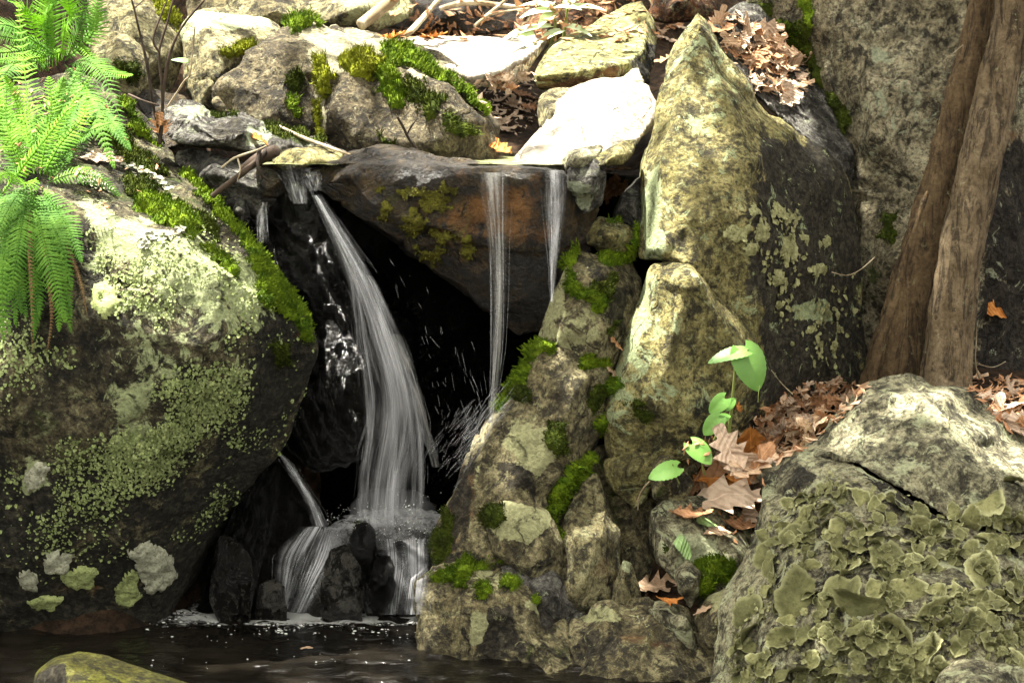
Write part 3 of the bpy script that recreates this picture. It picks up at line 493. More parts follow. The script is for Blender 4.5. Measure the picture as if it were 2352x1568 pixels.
leafrock = K('rock', 'blocky pale grey rock in the lower middle with dead oak leaves lying across its top', [(1492,1250,-16),(1492,1175,-14),(1520,1145,-12),(1560,1140,-10),(1640,1150,-6),(1720,1180,-4),(1730,1260,-12),(1690,1360,-24),(1650,1440,-30),(1600,1400,-28),(1540,1340,-24),(1505,1300,-20)],
 inner=[(1540,1240,-24),(1600,1360,-32)], lines=[[(1510,1200,-20),(1560,1200,-20),(1640,1260,-22),(1690,1280,-22)]], mat='pale', vox=.007, thick=.25, fac=.013, paint=[('dark',[(1510,1280),(1560,1270),(1590,1380),(1530,1330)],.2,20),('rust',[(1600,1180),(1730,1200),(1700,1290),(1640,1260)],.15,20),('pale',[(1560,1230),(1660,1230),(1640,1290),(1560,1300)],.2,20),('dark',[(1650,1200),(1730,1220),(1700,1280),(1650,1260)],.2,20)])
patch(leafrock, 'moss', [(1590,1290),(1640,1275),(1690,1285),(1670,1330),(1630,1360),(1595,1350),(1615,1320)], 'moss', .014)
patch(leafrock, 'moss', [(1530,1255),(1570,1245),(1575,1262),(1540,1272)], 'mossd', .008)
K('stone', 'pale lichen-topped stone under the bright moss tuft beside the leafy boulder', [(1555,1310,-34),(1580,1290,-33),(1610,1310,-33),(1610,1370,-35),(1585,1400,-36),(1560,1360,-36)], inner=[(1590,1345,-40)], lines=[[(1562,1318,-37),(1585,1305,-37),(1604,1322,-37)]], mat='pale', vox=.004, low=.004, fac=.009, soft=1, thick=.08)
K('stone', 'weathered stone deep in the gap beside the leafy boulder with a pale green top', [(1590,1420,-36),(1630,1370,-34),(1690,1340,-34),(1700,1420,-38),(1650,1500,-44),(1610,1480,-42)], inner=[(1650,1420,-44)], mat='brown', vox=.006, thick=.12, paint=[('pale',[(1610,1360),(1690,1350),(1660,1400)],.35,15)])

# near right boulders
up = K('boulder', 'pale green-grey boulder with a lumpy top, upper half of the split boulder at lower right', [(1760,1060,-34),(1830,1025,-34),(1870,1000,-32),(1905,955,-30),(1960,905,-28),(1995,880,-28),(2055,870,-28),(2085,856,-26),(2120,868,-26),(2140,890,-28),(2180,885,-28),(2235,895,-28),(2280,945,-28),(2350,1000,-28),(2460,1060,-28),(2560,1150,-28),(2560,1300,-50),(2360,1240,-64),(2230,1205,-66),(2150,1178,-66),(2060,1115,-62),(1960,1062,-56),(1860,1050,-48)],
 inner=[(2000,960,-44),(2120,960,-48),(2200,1060,-60),(2350,1120,-62),(1930,1010,-46),(2080,1050,-56)], mat='pale', vox=.008, thick=.3, low=.018, fac=.016, fine=.006, paint=[('dark',[(1930,960),(1990,950),(1980,1010),(1940,1000)],.14,20),('mossy',[(2200,1040),(2400,1020),(2400,1200),(2250,1180)],.16,60),('dark',[(2000,1000),(2100,970),(2140,1040),(2040,1050)],.08,30)])
lb = K('boulder', 'big foreground boulder at lower right crusted all over with curled leafy lichen', [(1740,1110,-44),(1755,1068,-42),(1830,1032,-42),(1900,1040,-46),(1965,1062,-56),(2060,1118,-62),(2150,1182,-66),(2230,1212,-66),(2360,1245,-64),(2560,1310,-55),(2600,1750,-90),(1640,1750,-84),(1622,1620,-70),(1640,1540,-62),(1632,1480,-58),(1650,1400,-54),(1690,1300,-50),(1722,1200,-47)],
 inner=[(1760,1200,-58),(1900,1140,-62),(2000,1250,-78),(1850,1350,-78),(2200,1350,-92),(2000,1500,-100),(1760,1480,-80),(2300,1550,-108),(1720,1620,-84)], mat='pale', vox=.009, thick=.3, low=.016, fac=.013, fine=.006, paint=[('dark',[(1800,1080),(1850,1070),(1890,1090),(1850,1120),(1800,1140)],.2,15),('dark',[(1800,1160),(1950,1150),(2560,1250),(2560,1700),(1700,1700),(1740,1400)],.15,50),('dark',[(1960,1060),(2060,1110),(2160,1190),(2150,1220),(2040,1150)],.4,12)])  # broad dark zone paints shade into the gaps between lichens
fr = K('boulder', 'pale out-of-focus rock peeking in at the bottom right corner', [(2130,1600,-112),(2160,1545,-110),(2200,1522,-108),(2270,1516,-108),(2340,1524,-108),(2450,1545,-108),(2450,1720,-112),(2120,1720,-112)], inner=[(2250,1580,-122)], mat='pale', thick=.2)
fl = K('boulder', 'smooth yellow-green mossy rock peeking in at the bottom left corner', [(62,1600,-92),(78,1545,-92),(120,1510,-90),(180,1491,-88),(245,1500,-88),(330,1530,-90),(440,1568,-94),(560,1640,-98),(560,1760,-100),(60,1760,-96)], inner=[(300,1600,-110)], lines=[[(90,1548,-98),(150,1520,-100),(172,1560,-108),(170,1640,-110)]], mat='mosscap', low=.006, fac=.004, fine=.002, thick=.25, soft=5, paint=[('dark',[(80,1545),(150,1520),(160,1600),(70,1600)],.45,12)])

# the cliff behind the tree, and the gully between it and the spire
cl = K('cliff', 'broad grey-tan rock wall rising behind the double-trunked tree', [(1690,-160,75),(2560,-160,75),(2560,1000,56),(2250,1000,52),(1950,1000,48),(1940,700,52),(1950,450,54),(1930,300,58),(1890,240,62),(1850,130,68),(1720,40,74)],
 inner=[(1900,60,60),(2000,300,44),(2100,100,50),(2050,600,38),(2200,500,42),(2350,200,58),(2400,700,52),(2280,850,46)], lines=[[(1960,-150,58),(1980,100,52),(1965,320,50)],[(2260,-150,56),(2260,300,48),(2240,800,44)]], mat='cliff', vox=.011, thick=.25, low=.02, fac=.016, fine=.006, shrink=1,
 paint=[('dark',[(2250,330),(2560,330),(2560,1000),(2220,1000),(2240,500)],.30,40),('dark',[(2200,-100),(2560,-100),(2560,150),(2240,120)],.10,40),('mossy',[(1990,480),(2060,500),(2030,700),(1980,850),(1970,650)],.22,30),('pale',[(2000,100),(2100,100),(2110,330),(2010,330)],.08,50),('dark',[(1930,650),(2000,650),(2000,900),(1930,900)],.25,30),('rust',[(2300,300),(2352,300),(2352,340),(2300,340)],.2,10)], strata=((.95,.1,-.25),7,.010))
for poly, mt in [([(1760,60),(1800,40),(1850,45),(1870,110),(1900,200),(1950,260),(1945,300),(1900,260),(1860,160),(1790,110)],'mossd'),([(1770,50),(1850,60),(1860,120),(1800,110)],'moss'),([(1900,210),(1935,235),(1950,290),(1925,290)],'mossd'),([(1830,-20),(1860,-20),(1875,60),(1850,70)],'moss'),([(2020,490),(2060,490),(2050,560),(2025,555)],'mossd'),([(1720,10),(1770,5),(1765,60),(1730,70)],'mossd')]: patch(cl, 'moss', poly, mt, .014)
gul = K('slate', 'dark blue-grey slate wedged in the gully behind the spire, leaves heaped on its upper part', [(1640,60,52),(1700,10,66),(1790,30,76),(1860,120,74),(1910,220,66),(1960,330,56),(1960,440,46),(1920,400,40),(1860,330,40),(1780,260,42),(1700,180,46)], inner=[(1780,160,58),(1870,290,48)], mat='grey', thick=.15, shrink=1, strata=((.3,.3,.9),24,.004))

# rocks along the upper stream
mid = K('boulder', 'large moss-tufted boulder at top centre, sunlit on top and split by one bright cleft',
 [(488,240,42),(510,190,44),(560,140,50),(600,95,55),(640,62,62),(672,42,70),(700,38,74),(780,46,84),(850,66,90),(920,92,92),(1000,136,84),(1080,188,70),(1120,245,60),(1148,292,52),(1140,345,46),(1120,400,42),(1000,410,38),(850,400,38),(740,395,38),(640,370,40),(560,290,40)],
 inner=[(900,110,70),(620,220,36),(850,320,32),(1000,330,32),(1100,330,40)], lines=[[(676,60,62),(700,110,50),(720,160,44),(736,230,42),(738,310,38)],[(760,250,33),(800,170,40),(860,140,46),(940,160,46),(1020,210,42),(1080,280,40)],[(690,70,60),(660,160,40),(640,260,33)]], mat='midb', vox=.0075, thick=.2, fac=.020, fine=.006,
 paint=[('pale',[(690,50),(900,90),(1040,180),(960,180),(850,130),(740,160),(700,100)],.34,30),('pale',[(725,160),(750,160),(745,320),(728,300)],.4,8),('dark',[(500,200),(640,80),(700,150),(690,310),(560,270)],.05,50),('mossy',[(640,120),(720,120),(720,320),(620,280)],.12,40),('rust',[(760,270),(1130,300),(1130,380),(760,380)],.05,40)])  # top painted paler for sun, front-left face darker for shade
for poly, mt in [([(650,45),(700,36),(730,50),(720,62),(690,68),(680,90),(668,72)],'moss'),([(780,130),(850,115),(870,150),(850,185),(800,170),(775,150)],'mossy'),([(870,110),(930,108),(985,140),(1030,190),(1020,215),(960,200),(900,160),(880,140)],'moss'),
  ([(935,180),(980,195),(985,240),(950,250),(930,215)],'mossd'),([(1000,165),(1050,190),(1085,225),(1115,255),(1112,285),(1075,290),(1040,265),(1015,225)],'moss'),([(885,220),(930,210),(930,245),(900,245)],'moss'),([(715,130),(745,130),(770,170),(750,215),(725,200)],'mossy'),([(865,318),(920,315),(930,335),(870,335)],'mossd'),
  ([(830,205),(870,200),(860,170),(885,175),(895,210),(850,225)],'moss'),([(660,170),(690,160),(690,210),(665,215)],'mossd'),([(650,230),(685,225),(680,260),(655,265)],'moss'),([(1020,250),(1060,290),(1080,300),(1050,310),(1015,280)],'mossd'),([(850,150),(900,150),(935,200),(930,215),(880,190)],'moss'),([(720,240),(735,240),(738,300),(725,310)],'mossy'),([(960,210),(1010,220),(1020,260),(985,265)],'mossd')]: patch(mid, 'moss', poly, mt, .018, 4, .013)
K('boulder', 'pale angular boulder at top left with a bright sunlit top and dark lower corner', [(410,70,90),(425,32,96),(465,22,100),(530,20,104),(595,42,104),(645,62,100),(640,110,90),(600,160,84),(560,210,78),(500,260,74),(450,260,74),(425,190,78),(420,120,82)], inner=[(480,110,74),(560,110,78),(480,200,70)], lines=[[(430,75,82),(480,62,82),(560,62,88),(620,75,92)]], mat='tan', thick=.2, paint=[('pale',[(410,20),(600,30),(640,70),(480,70),(420,90)],.3,15),('dark',[(490,170),(560,140),(560,220),(490,260)],.3,15),('dark',[(470,210),(560,200),(500,270),(450,260)],.2,15)])  # top edge painted paler for the sun on it
patch(ROCKS[list(ROCKS)[-1]]['o'], 'moss', [(500,115),(540,108),(580,92),(582,112),(545,128),(505,125)], 'mossy', .014)
b1 = K('boulder', 'tan sloping boulder at the far top left with bright moss down its right edge', [(200,-20,95),(280,-60,100),(360,-30,100),(400,30,96),(425,90,92),(430,125,90),(410,180,84),(380,240,80),(300,220,80),(230,120,84)], inner=[(310,60,78),(370,130,76)], mat='tan', thick=.2)
patch(b1, 'moss', [(345,-10),(375,0),(410,55),(428,105),(425,130),(400,120),(395,70),(365,30)], 'mossy', .014)
b2 = K('stone', 'smooth tan rounded stone below the sloping boulder at far top left', [(200,110,60),(220,75,62),(260,70,62),(310,92,60),(340,130,58),(338,190,54),(310,225,50),(260,200,50),(225,150,54)], inner=[(280,140,46)], mat='tan', thick=.15, low=.006, fac=.005)
patch(b2, 'moss', [(275,140),(310,140),(330,170),(300,185),(270,165)], 'mossd', .010)
K('rock', 'brown soil-stained rock in the hollow under the two far top left stones', [(300,210,62),(360,200,66),(430,220,66),(440,330,40),(380,350,36),(330,270,50)], inner=[(370,270,42)], mat='lintel', thick=.2)
K('rock_band', 'brown shaded rock band across the top left, behind the pale angular boulder', [(420,-60,150),(700,-60,150),(960,-40,150),(950,40,140),(870,75,130),(700,66,126),(540,60,130),(430,60,136)], inner=[(640,20,124),(820,20,120)], mat='brown', thick=.3, paint=[('pale',[(760,-20),(940,-20),(920,60),(800,60)],.22,30),('dark',[(540,0),(740,0),(700,60),(540,50)],.12,30)], vox=.011)
lay = K('stone', 'layered grey and yellow stone at the left edge of the upper stream', [(372,290,26),(375,240,30),(420,226,32),(460,240,32),(490,262,32),(560,255,30),(600,275,30),(700,312,26),(780,345,24),(800,356,24),(700,372,20),(600,355,18),(520,345,16),(440,335,16),(390,322,18)], inner=[(440,280,18),(560,300,16),(520,320,12),(650,335,18)], mat='grey', thick=.15, vox=.006, strata=((.2,.2,1),28,.007), paint=[('pale',[(380,230),(480,230),(500,270),(430,290),(380,280)],.28,20),('dark',[(480,280),(560,270),(560,340),(470,340)],.3,20),('pale',[(570,290),(620,285),(620,340),(560,340)],.4,12),('mossy',[(600,270),(740,320),(700,340),(600,300)],.25,15)])
patch(lay, 'moss', [(600,278),(680,298),(745,326),(735,336),(670,318),(605,296)], 'mossd', .008, 3, .008); patch(lay, 'moss', [(475,262),(520,245),(545,262),(500,276)], 'mossd', .008)
K('stone', 'flat green-tinged stone slab lying in the shallow stream above the falls', [(625,372,10),(660,345,14),(740,338,20),(800,352,18),(790,375,8),(700,384,6),(650,388,8)], inner=[(710,362,6)], mat='tangreen', thick=.12, paint=[('mossy',[(620,360),(800,360),(800,390),(620,390)],.12)])
K('stone', 'dark grey pitted stone between the boulder and the stick jam', [(398,372,22),(405,345,24),(440,332,24),(480,345,22),(540,362,20),(600,385,16),(640,400,14),(640,460,12),(600,500,14),(540,480,16),(480,440,20),(430,405,22)], inner=[(500,400,8),(580,430,6)], mat='grey', thick=.2, vox=.006, fac=.014)
K('stone', 'small grey chipped stone below the stick jam, against the boulder moss', [(518,470,12),(545,452,13),(570,465,13),(578,495,12),(555,515,10),(530,495,10)], inner=[(550,482,5)], mat='grey', thick=.1, vox=.005, paint=[('pale',[(520,455),(575,460),(560,480),(525,480)],.1)])
K('stone', 'dark brown block tucked beneath the stick jam beside the slide', [(560,400,16),(620,390,14),(670,405,12),(690,440,14),(640,460,12),(620,540,16),(570,500,18)], inner=[(620,430,6)], mat='lintel', thick=.15)
K('stone_slab', 'broad flat sun-bleached slab behind the mossy boulder', [(905,100,96),(930,84,110),(1060,82,120),(1200,84,118),(1258,86,112),(1250,104,96),(1225,140,82),(1190,188,74),(1140,195,72),(1080,200,70),(1020,165,76),(950,125,88)], lines=[[(940,112,84),(1010,150,72),(1080,178,66),(1140,164,66),(1200,130,74),(1245,98,88)]], inner=[(1080,110,98)], mat='white', thick=.12, low=.006, fac=.006, paint=[('rust',[(1250,95),(1200,140),(1130,180),(1190,200),(1260,120)],.35,8),('dark',[(1250,100),(1205,140),(1140,178),(1190,200),(1260,120)],.25,8)])  # underside painted rusty and dark for its shade
K('stone_slab', 'thick yellow-green lichened slab tilted at top centre right, brown underneath', [(1226,172,70),(1262,115,84),(1310,85,96),(1380,42,112),(1430,8,124),(1478,-10,128),(1496,40,118),(1515,95,104),(1512,140,92),(1490,196,80),(1440,190,74),(1385,188,70),(1300,206,66),(1228,206,66)], lines=[[(1229,174,62),(1300,170,60),(1380,156,64),(1440,144,70),(1478,110,82),(1488,50,100),(1476,5,118)]], inner=[(1380,100,86)], mat='yellow', thick=.15, low=.008, fac=.009, paint=[('dark',[(1442,150),(1490,100),(1520,100),(1500,200),(1440,195)],.28,10),('rust',[(1226,176),(1300,174),(1440,150),(1440,200),(1226,212)],.32,9),('dark',[(1226,176),(1300,174),(1440,152),(1440,200),(1226,212)],.14,8)])  # front strip and right face painted brown and dark for shade
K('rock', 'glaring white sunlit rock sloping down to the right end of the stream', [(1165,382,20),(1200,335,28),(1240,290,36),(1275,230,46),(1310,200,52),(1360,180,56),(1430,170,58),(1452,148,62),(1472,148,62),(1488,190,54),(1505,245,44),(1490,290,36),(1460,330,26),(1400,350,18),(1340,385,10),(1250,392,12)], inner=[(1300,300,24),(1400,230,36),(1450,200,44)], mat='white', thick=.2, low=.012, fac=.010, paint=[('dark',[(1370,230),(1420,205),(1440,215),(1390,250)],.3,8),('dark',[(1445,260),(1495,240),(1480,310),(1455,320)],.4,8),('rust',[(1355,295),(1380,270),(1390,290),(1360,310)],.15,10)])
K('stone', 'tan stone showing between the white rock and the thick lichened slab', [(1236,290,46),(1240,225,50),(1262,205,52),(1310,205,52),(1300,260,44),(1262,315,38)], inner=[(1265,255,38)], mat='tan', thick=.1)
K('stone', 'small pinkish grey stone resting on the ledge below the white rock', [(1288,372,2),(1300,345,5),(1350,332,8),(1385,335,8),(1375,360,4),(1340,388,-1),(1300,392,0)], inner=[(1330,362,-5)], mat='pale', thick=.1, vox=.005, low=.005)
K('stone', 'flat olive-green stone lodged between the white rock and the spire', [(1350,372,0),(1392,342,5),(1440,322,10),(1462,322,12),(1458,350,8),(1430,378,2),(1380,384,-2)], inner=[(1410,358,-3)], mat='tangreen', thick=.08, vox=.005, low=.004, fac=.004)
K('rock', 'rust-brown shaded block at the very top right of the yellow slab', [(1478,-40,150),(1560,-60,155),(1650,-40,150),(1640,25,140),(1600,48,134),(1530,52,130),(1492,40,136)], inner=[(1560,0,126)], mat='rusty', thick=.2)
K('rock', 'red-brown dirt-stained rock behind the pale-leaved plant at top centre', [(1180,20,150),(1300,-10,150),(1420,-20,150),(1400,40,140),(1300,90,132),(1240,110,126),(1170,80,134)], inner=[(1270,50,124)], mat='rusty', thick=.2)
K('rock', 'dark earthy rock in the shaded hollow behind the orange leaves', [(860,-20,190),(1200,-40,190),(1220,60,170),(1080,85,160),(960,80,160),(880,60,170)], inner=[(1040,30,155)], mat='lintel', thick=.2)

# ------------------------------------------------------------- falling water
DG = bpy.context.evaluated_depsgraph_get
def hit(px, py):
    d = P(px, py, 0.)-CAM; d /= np.linalg.norm(d)
    ok, loc, nr, ix, ob, mt = SC.ray_cast(DG(), Vector(CAM), Vector(d)); return (np.array(loc), np.array(nr)) if ok else (None, None)
def water_mat(name, lo, col, strength=.7, fine=.35):
    """a translucent sheet of falling water: soft streaks along the flow, thinning to nothing at its edges"""
    g = G(name); uv = g.tc.outputs['UV']
    n = g.noise(1, 4, .6, .2, co=g.mapping((9, .55, 1), co=uv)); n2 = g.noise(1, 4, .65, co=g.mapping((40, 1.5, 1), co=uv)); e = g.noise(1, 3, .6, co=g.mapping((3.5, 3.2, 1), co=uv))
    f = g.math('ADD', g.math('MULTIPLY', g.ramp(n, .34, .66), 1-fine), g.math('MULTIPLY', g.ramp(n2, .36, .66), fine)); f = g.math('MULTIPLY', f, g.ramp(e, .38, .60, .08, 1))
    a = g.math('MULTIPLY', g.math('ADD', g.math('MULTIPLY', f, 1-lo), lo), strength)
    sx = g.n.new('ShaderNodeSeparateXYZ'); g.L(uv, sx.inputs[0]); ub = g.math('FRACT', sx.outputs[0])
    wob = g.math('MULTIPLY', g.math('SUBTRACT', g.noise(1, 3, .6, co=g.mapping((.001, 7, 1), co=uv)), .5), .25)
    ed = g.math('MULTIPLY', g.ramp(g.math('ADD', ub, wob), .0, .36), g.ramp(g.math('ADD', ub, wob), 1., .64)); a = g.math('MULTIPLY', a, ed)
    return g.fin(col, .3, None, .4, Alpha=a)
g = G('water_strand'); M['strand'] = g.fin((.74,.77,.80), .2, None, .6, Alpha=g.ramp(g.noise(30, 4), .3, .7, .03, .30))
g = G('strand_thin'); M['thin'] = g.fin((.70,.72,.74), .2, None, .6, Alpha=.10)
M['veil'] = water_mat('water_veil', .04, (.62,.63,.65), .44, .62)
M['veil2'] = water_mat('cascade_veil', .02, (.68,.69,.71), .74, .7)
M['film'] = water_mat('water_film', .03, (.66,.66,.62), .34, .6)
def path_eval(path, t):
    a = np.array(path, float); s = np.concatenate(([0], np.cumsum(np.hypot(*(a[1:,:2]-a[:-1,:2]).T)))); s /= s[-1]
    r = np.stack([np.interp(t, s, a[:,k]) for k in range(4)], 1)
    k = max(1, len(t)//12)
    if k > 1:
        pad = np.pad(r, ((k, k), (0, 0)), mode='edge'); r = np.stack([np.convolve(pad[:,c], np.ones(2*k+1)/(2*k+1), 'valid') for c in range(4)], 1)
    return r
def strand_geo(path, n, rad, tmin=.1, tmax=1., spread=1., depth=.015, wob=.06, segs=22, crown=.02, bias=None, hug=0):
    Vs = []; Fs = []; off = 0
    for i in range(n):
        L = rng.uniform(tmin, tmax); t0 = rng.uniform(0, max(1-L, 0)) if L < 1 else 0.; t = np.linspace(t0, min(t0+L, 1), segs)
        r = path_eval(path, t); u0 = np.clip(rng.normal(0, .5) if bias is None else rng.normal(bias, .35), -1, 1)*spread
        u = u0+wob*np.sin(t*rng.uniform(4, 11)+rng.uniform(0, 6)); y = r[:,2]/100-crown*(1-np.clip(u, -1, 1)**2)+rng.normal(0, depth)
        c = np.stack([P(px+u_*hw, py, yy) for px, py, hw, u_, yy in zip(r[:,0], r[:,1], r[:,3], u, y)])
        if hug:
            for k in range(segs):
                loc, nr = hit(r[k,0]+u[k]*r[k,3], r[k,1])
                if loc is not None: c[k,1] = loc[1]-hug*rng.uniform(.6, 1.4); c[k] = P(r[k,0]+u[k]*r[k,3], r[k,1], c[k,1])
            yv = np.convolve(np.pad(c[:,1], 2, mode='edge'), np.ones(5)/5, 'valid'); yv = np.minimum(yv, c[:,1]+.002); c = np.stack([P(r[k,0]+u[k]*r[k,3], r[k,1], yv[k]) for k in range(segs)])
        rr = rad*rng.uniform(.5, 1.4)*np.sin(np.linspace(.12, math.pi-.12, segs))**.5
        T = np.gradient(c, axis=0); T /= np.linalg.norm(T, axis=1, keepdims=True); S = np.cross(T, (0, 1, 0)); S /= np.linalg.norm(S, axis=1, keepdims=True)+1e-9; B = np.cross(T, S)
        ring = np.stack([c+rr[:,None]*(S*math.cos(a)+B*math.sin(a)) for a in (0, 2.09, 4.19)], 1).reshape(-1, 3)
        k = np.arange(segs-1)*3
        f = np.concatenate([np.stack((k+a, k+(a+1) % 3, k+3+(a+1) % 3, k+3+a), 1) for a in range(3)])
        Vs.append(ring); Fs.append(f+off); off += len(ring)
    return np.concatenate(Vs), np.concatenate(Fs)
def sheet_geo(path, crown=.02, nu=16, nv=60, wav=.006, th=.0):
    r = path_eval(path, np.linspace(0, 1, nv)); u = np.linspace(-1, 1, nu); V = []; uv = []
    for j in range(nv):
        for i in range(nu):
            V.append(P(r[j,0]+u[i]*r[j,3], r[j,1], r[j,2]/100-crown*(1-u[i]**2)))
            uv.append((i/(nu-1), j/(nv-1)))
    V = np.array(V); V[:,1] += wav*fbm(V*np.array((60, 10, 8)), 2, 3)
    i = (np.arange(nv-1)[:,None]*nu+np.arange(nu-1)[None]).ravel()
    return V, np.stack((i, i+1, i+nu+1, i+nu), 1), np.array(uv)
def fall(name, label, path, n, rad=.0016, sheets=1, mat='strand', thin=0, sheet='veil', cat='waterfall', **kw):
    base = P(path[-1][0], path[-1][1], path[-1][2]/100); t = empty(name, base); tag(t, label, cat)
    for k in range(sheets):
        pp = [(a[0]+[0, 5, -6, 3][k]*a[3]/60, a[1], a[2]+k*1.2-.8, a[3]*[1.05, .62, .5, 1.1][k]) for a in path]
        V, F, uv = sheet_geo(pp); mesh_np('water_veil', V, F, M[sheet], parent=t, uv=uv+np.array((k, k*3.37)))
    V, F = strand_geo(path, n, rad, **kw); tag(mesh_np('water_strands', V, F, M[mat], parent=t), kind='stuff')
    if thin: V, F = strand_geo(path, thin, rad*.6, **{**kw, 'spread': kw.get('spread', 1)*1.25}); tag(mesh_np('fine_spray', V, F, M['thin'], parent=t), kind='stuff')
    return t
mainp = [(716,432,3,6),(734,465,0,12),(760,510,-3,19),(788,560,-4,24),(815,615,-5,36),(845,680,-5,36),(866,740,-5,42),(884,800,-5,56),(902,850,-5,54),(914,900,-4,52),(918,970,-2,64),(905,1030,0,72),(890,1090,3,60),(884,1180,6,70),(884,1225,7,74)]
mf = fall('waterfall', 'widest white waterfall sliding down beside the wet black rock into the froth', mainp, 9, .0007, 2, thin=120, tmin=.05, tmax=.3, crown=.025, spread=.95, wob=.08)
for k, (pp_, mt_) in enumerate([([(722,440,2,7),(748,490,-2,13),(785,560,-5,18),(812,610,-6,22),(840,670,-6,22),(868,760,-6,24),(895,850,-5,24),(912,950,-3,22),(906,1060,1,22),(896,1200,5,30)], 'veil'), ([(806,600,-6,16),(818,680,-4,16),(828,770,-3,16),(846,860,-2,18),(856,940,-1,20),(850,1010,0,18),(836,1090,2,14),(832,1200,5,18)], 'veil'),
    ([(838,620,-7,14),(872,700,-7,20),(900,780,-6,22),(928,850,-5,22),(946,920,-3,20),(958,1000,0,22),(962,1090,3,18),(955,1200,5,22)], 'veil'), ([(900,760,-7,20),(940,850,-6,16),(966,930,-4,12),(985,1010,-2,10),(1004,1080,0,12)], 'film')]):
    V, F, uv = sheet_geo(pp_, crown=.012, nv=50); mesh_np('water_veil', V, F, M[mt_], parent=mf, uv=uv+np.array((0, 1.7*k+.4)))
    tag(mesh_np('fine_spray', *strand_geo(pp_, 36, .0006, .05, .22, spread=1.2, crown=.012, depth=.008, wob=.05), M['thin'], parent=mf), kind='stuff')
fall('waterfall', 'thin clear stream over the middle of the ledge that narrows as it falls', [(1130,382,-5,44),(1130,396,-7,42),(1134,440,-8,36),(1138,500,-8,28),(1142,570,-8,22),(1144,680,-8,20),(1142,800,-8,17),(1134,900,-8,11),(1126,1010,-8,11)], 3, .0008, 2, thin=12, sheet='film', tmin=.2, tmax=.9, crown=.012, depth=.006, wob=.1)
fall('waterfall', 'short bright stream pouring off the right end of the ledge', [(1274,384,-6,30),(1276,398,-8,28),(1277,470,-9,25),(1275,540,-9,18),(1270,620,-9,9),(1268,700,-9,6)], 4, .0008, 3, thin=12, tmin=.2, tmax=.9, crown=.012, depth=.005)
fall('water_trickle', 'thin trickle running down the edge of the low black rock at left', [(640,1040,8,8),(662,1065,5,16),(690,1110,3,13),(718,1160,3,16),(738,1212,4,22)], 4, .0008, 3, thin=14, tmin=.2, tmax=.8, crown=.01, depth=.004, cat='trickle')
fall('water_trickle', 'faint thread of water at the top left of the black sliding rock', [(606,462,6,10),(600,500,4,14),(602,560,3,16)], 8, .0012, 1, thin=10, sheet='film', tmin=.3, tmax=.9, crown=.01, depth=.004, cat='trickle')
# the cascade: water spreading over the stones into the pool
t = empty('cascade', P(760, 1420, -.1)); tag(t, 'white water fanning over the low stones from the froth down to the pool', 'cascade')
bpy.context.view_layer.update()
def hug_sheet(path, nu=18, nv=36, lift=.005):
    r = path_eval(path, np.linspace(0, 1, nv)); D = np.zeros((nv, nu)); X_ = np.zeros((nv, nu))
    for j in range(nv):
        for i in range(nu):
            x = r[j,0]+(i/(nu-1)*2-1)*r[j,3]; X_[j,i] = x; loc, nr = hit(x, r[j,1]); D[j,i] = loc[1] if loc is not None and loc[1] < .4 else r[j,2]/100
    for _ in range(4): Q = np.pad(D, 1, mode='edge'); D = np.minimum(D, (Q[1:-1,1:-1]*2+Q[:-2,1:-1]+Q[2:,1:-1]+Q[1:-1,:-2]+Q[1:-1,2:])/6)
    V = np.array([P(X_[j,i], r[j,1], D[j,i]-lift) for j in range(nv) for i in range(nu)]); uv = np.array([(i/(nu-1), j/(nv-1)*.35) for j in range(nv) for i in range(nu)])
    i = (np.arange(nv-1)[:,None]*nu+np.arange(nu-1)[None]).ravel(); return V, np.stack((i, i+1, i+nu+1, i+nu), 1), uv
for path, n, th in [([(745,1204,14,55),(730,1235,8,72),(712,1280,5,86),(690,1340,4,62),(665,1412,6,44)], 40, 60), ([(762,1206,12,30),(770,1250,6,30),(800,1320,4,42),(826,1412,4,36)], 14, 40), ([(930,1232,8,72),(932,1258,3,68),(934,1300,1,66),(927,1350,1,68),(920,1415,2,68)], 60, 90)]:
    V, F, uv = hug_sheet(path); W_ = strand_geo(path, n//3, .0008, .08, .3, crown=0, depth=.001, hug=.006, segs=14, wob=.03); Z_ = strand_geo(path, th, .0007, .05, .22, crown=0, depth=.001, hug=.006, segs=12, wob=.04)
    mesh_np('water_veil', V, F, M['veil2'], parent=t, uv=uv+np.array((0, n*.37))); tag(mesh_np('water_strands', *W_, M['strand'], parent=t), kind='stuff'); tag(mesh_np('fine_spray', *Z_, M['thin'], parent=t), kind='stuff')
K('wet_stone', 'brown pebbly wet stone bulging through the middle of the cascade', [(742,1300,2),(762,1262,3),(800,1258,3),(822,1300,2),(838,1360,1),(836,1430,0),(740,1430,0),(732,1360,1)], inner=[(780,1310,-4),(790,1370,-5)], mat='wetgrey', vox=.0045, thick=.08, fac=.016, fine=.008, paint=[('pale',[(740,1260),(830,1260),(830,1400),(750,1400)],.16,20)])
K('wet_stone', 'black wet stone splitting the right spill of the cascade', [(852,1330,0),(868,1282,1),(896,1274,1),(908,1310,0),(902,1370,-1),(880,1420,-2),(852,1390,-1)], inner=[(880,1320,-5)], mat='black', vox=.0045, thick=.07, fac=.014)
K('wet_stone', 'rounded glistening stone at the left foot of the cascade', [(588,1390,2),(598,1345,3),(628,1328,3),(655,1345,2),(664,1400,1),(655,1440,0),(590,1440,0)], inner=[(626,1370,-4)], mat='wetgrey', vox=.0045, thick=.08, paint=[('pale',[(600,1335),(655,1335),(655,1400),(600,1400)],.25,14)])
K('wet_stone', 'little black stone at the lip where the two cascade arms part', [(800,1236,2),(818,1205,3),(844,1204,3),(860,1240,2),(856,1290,1),(836,1318,0),(806,1280,1)], inner=[(832,1245,-4)], mat='black', vox=.0045, thick=.06)
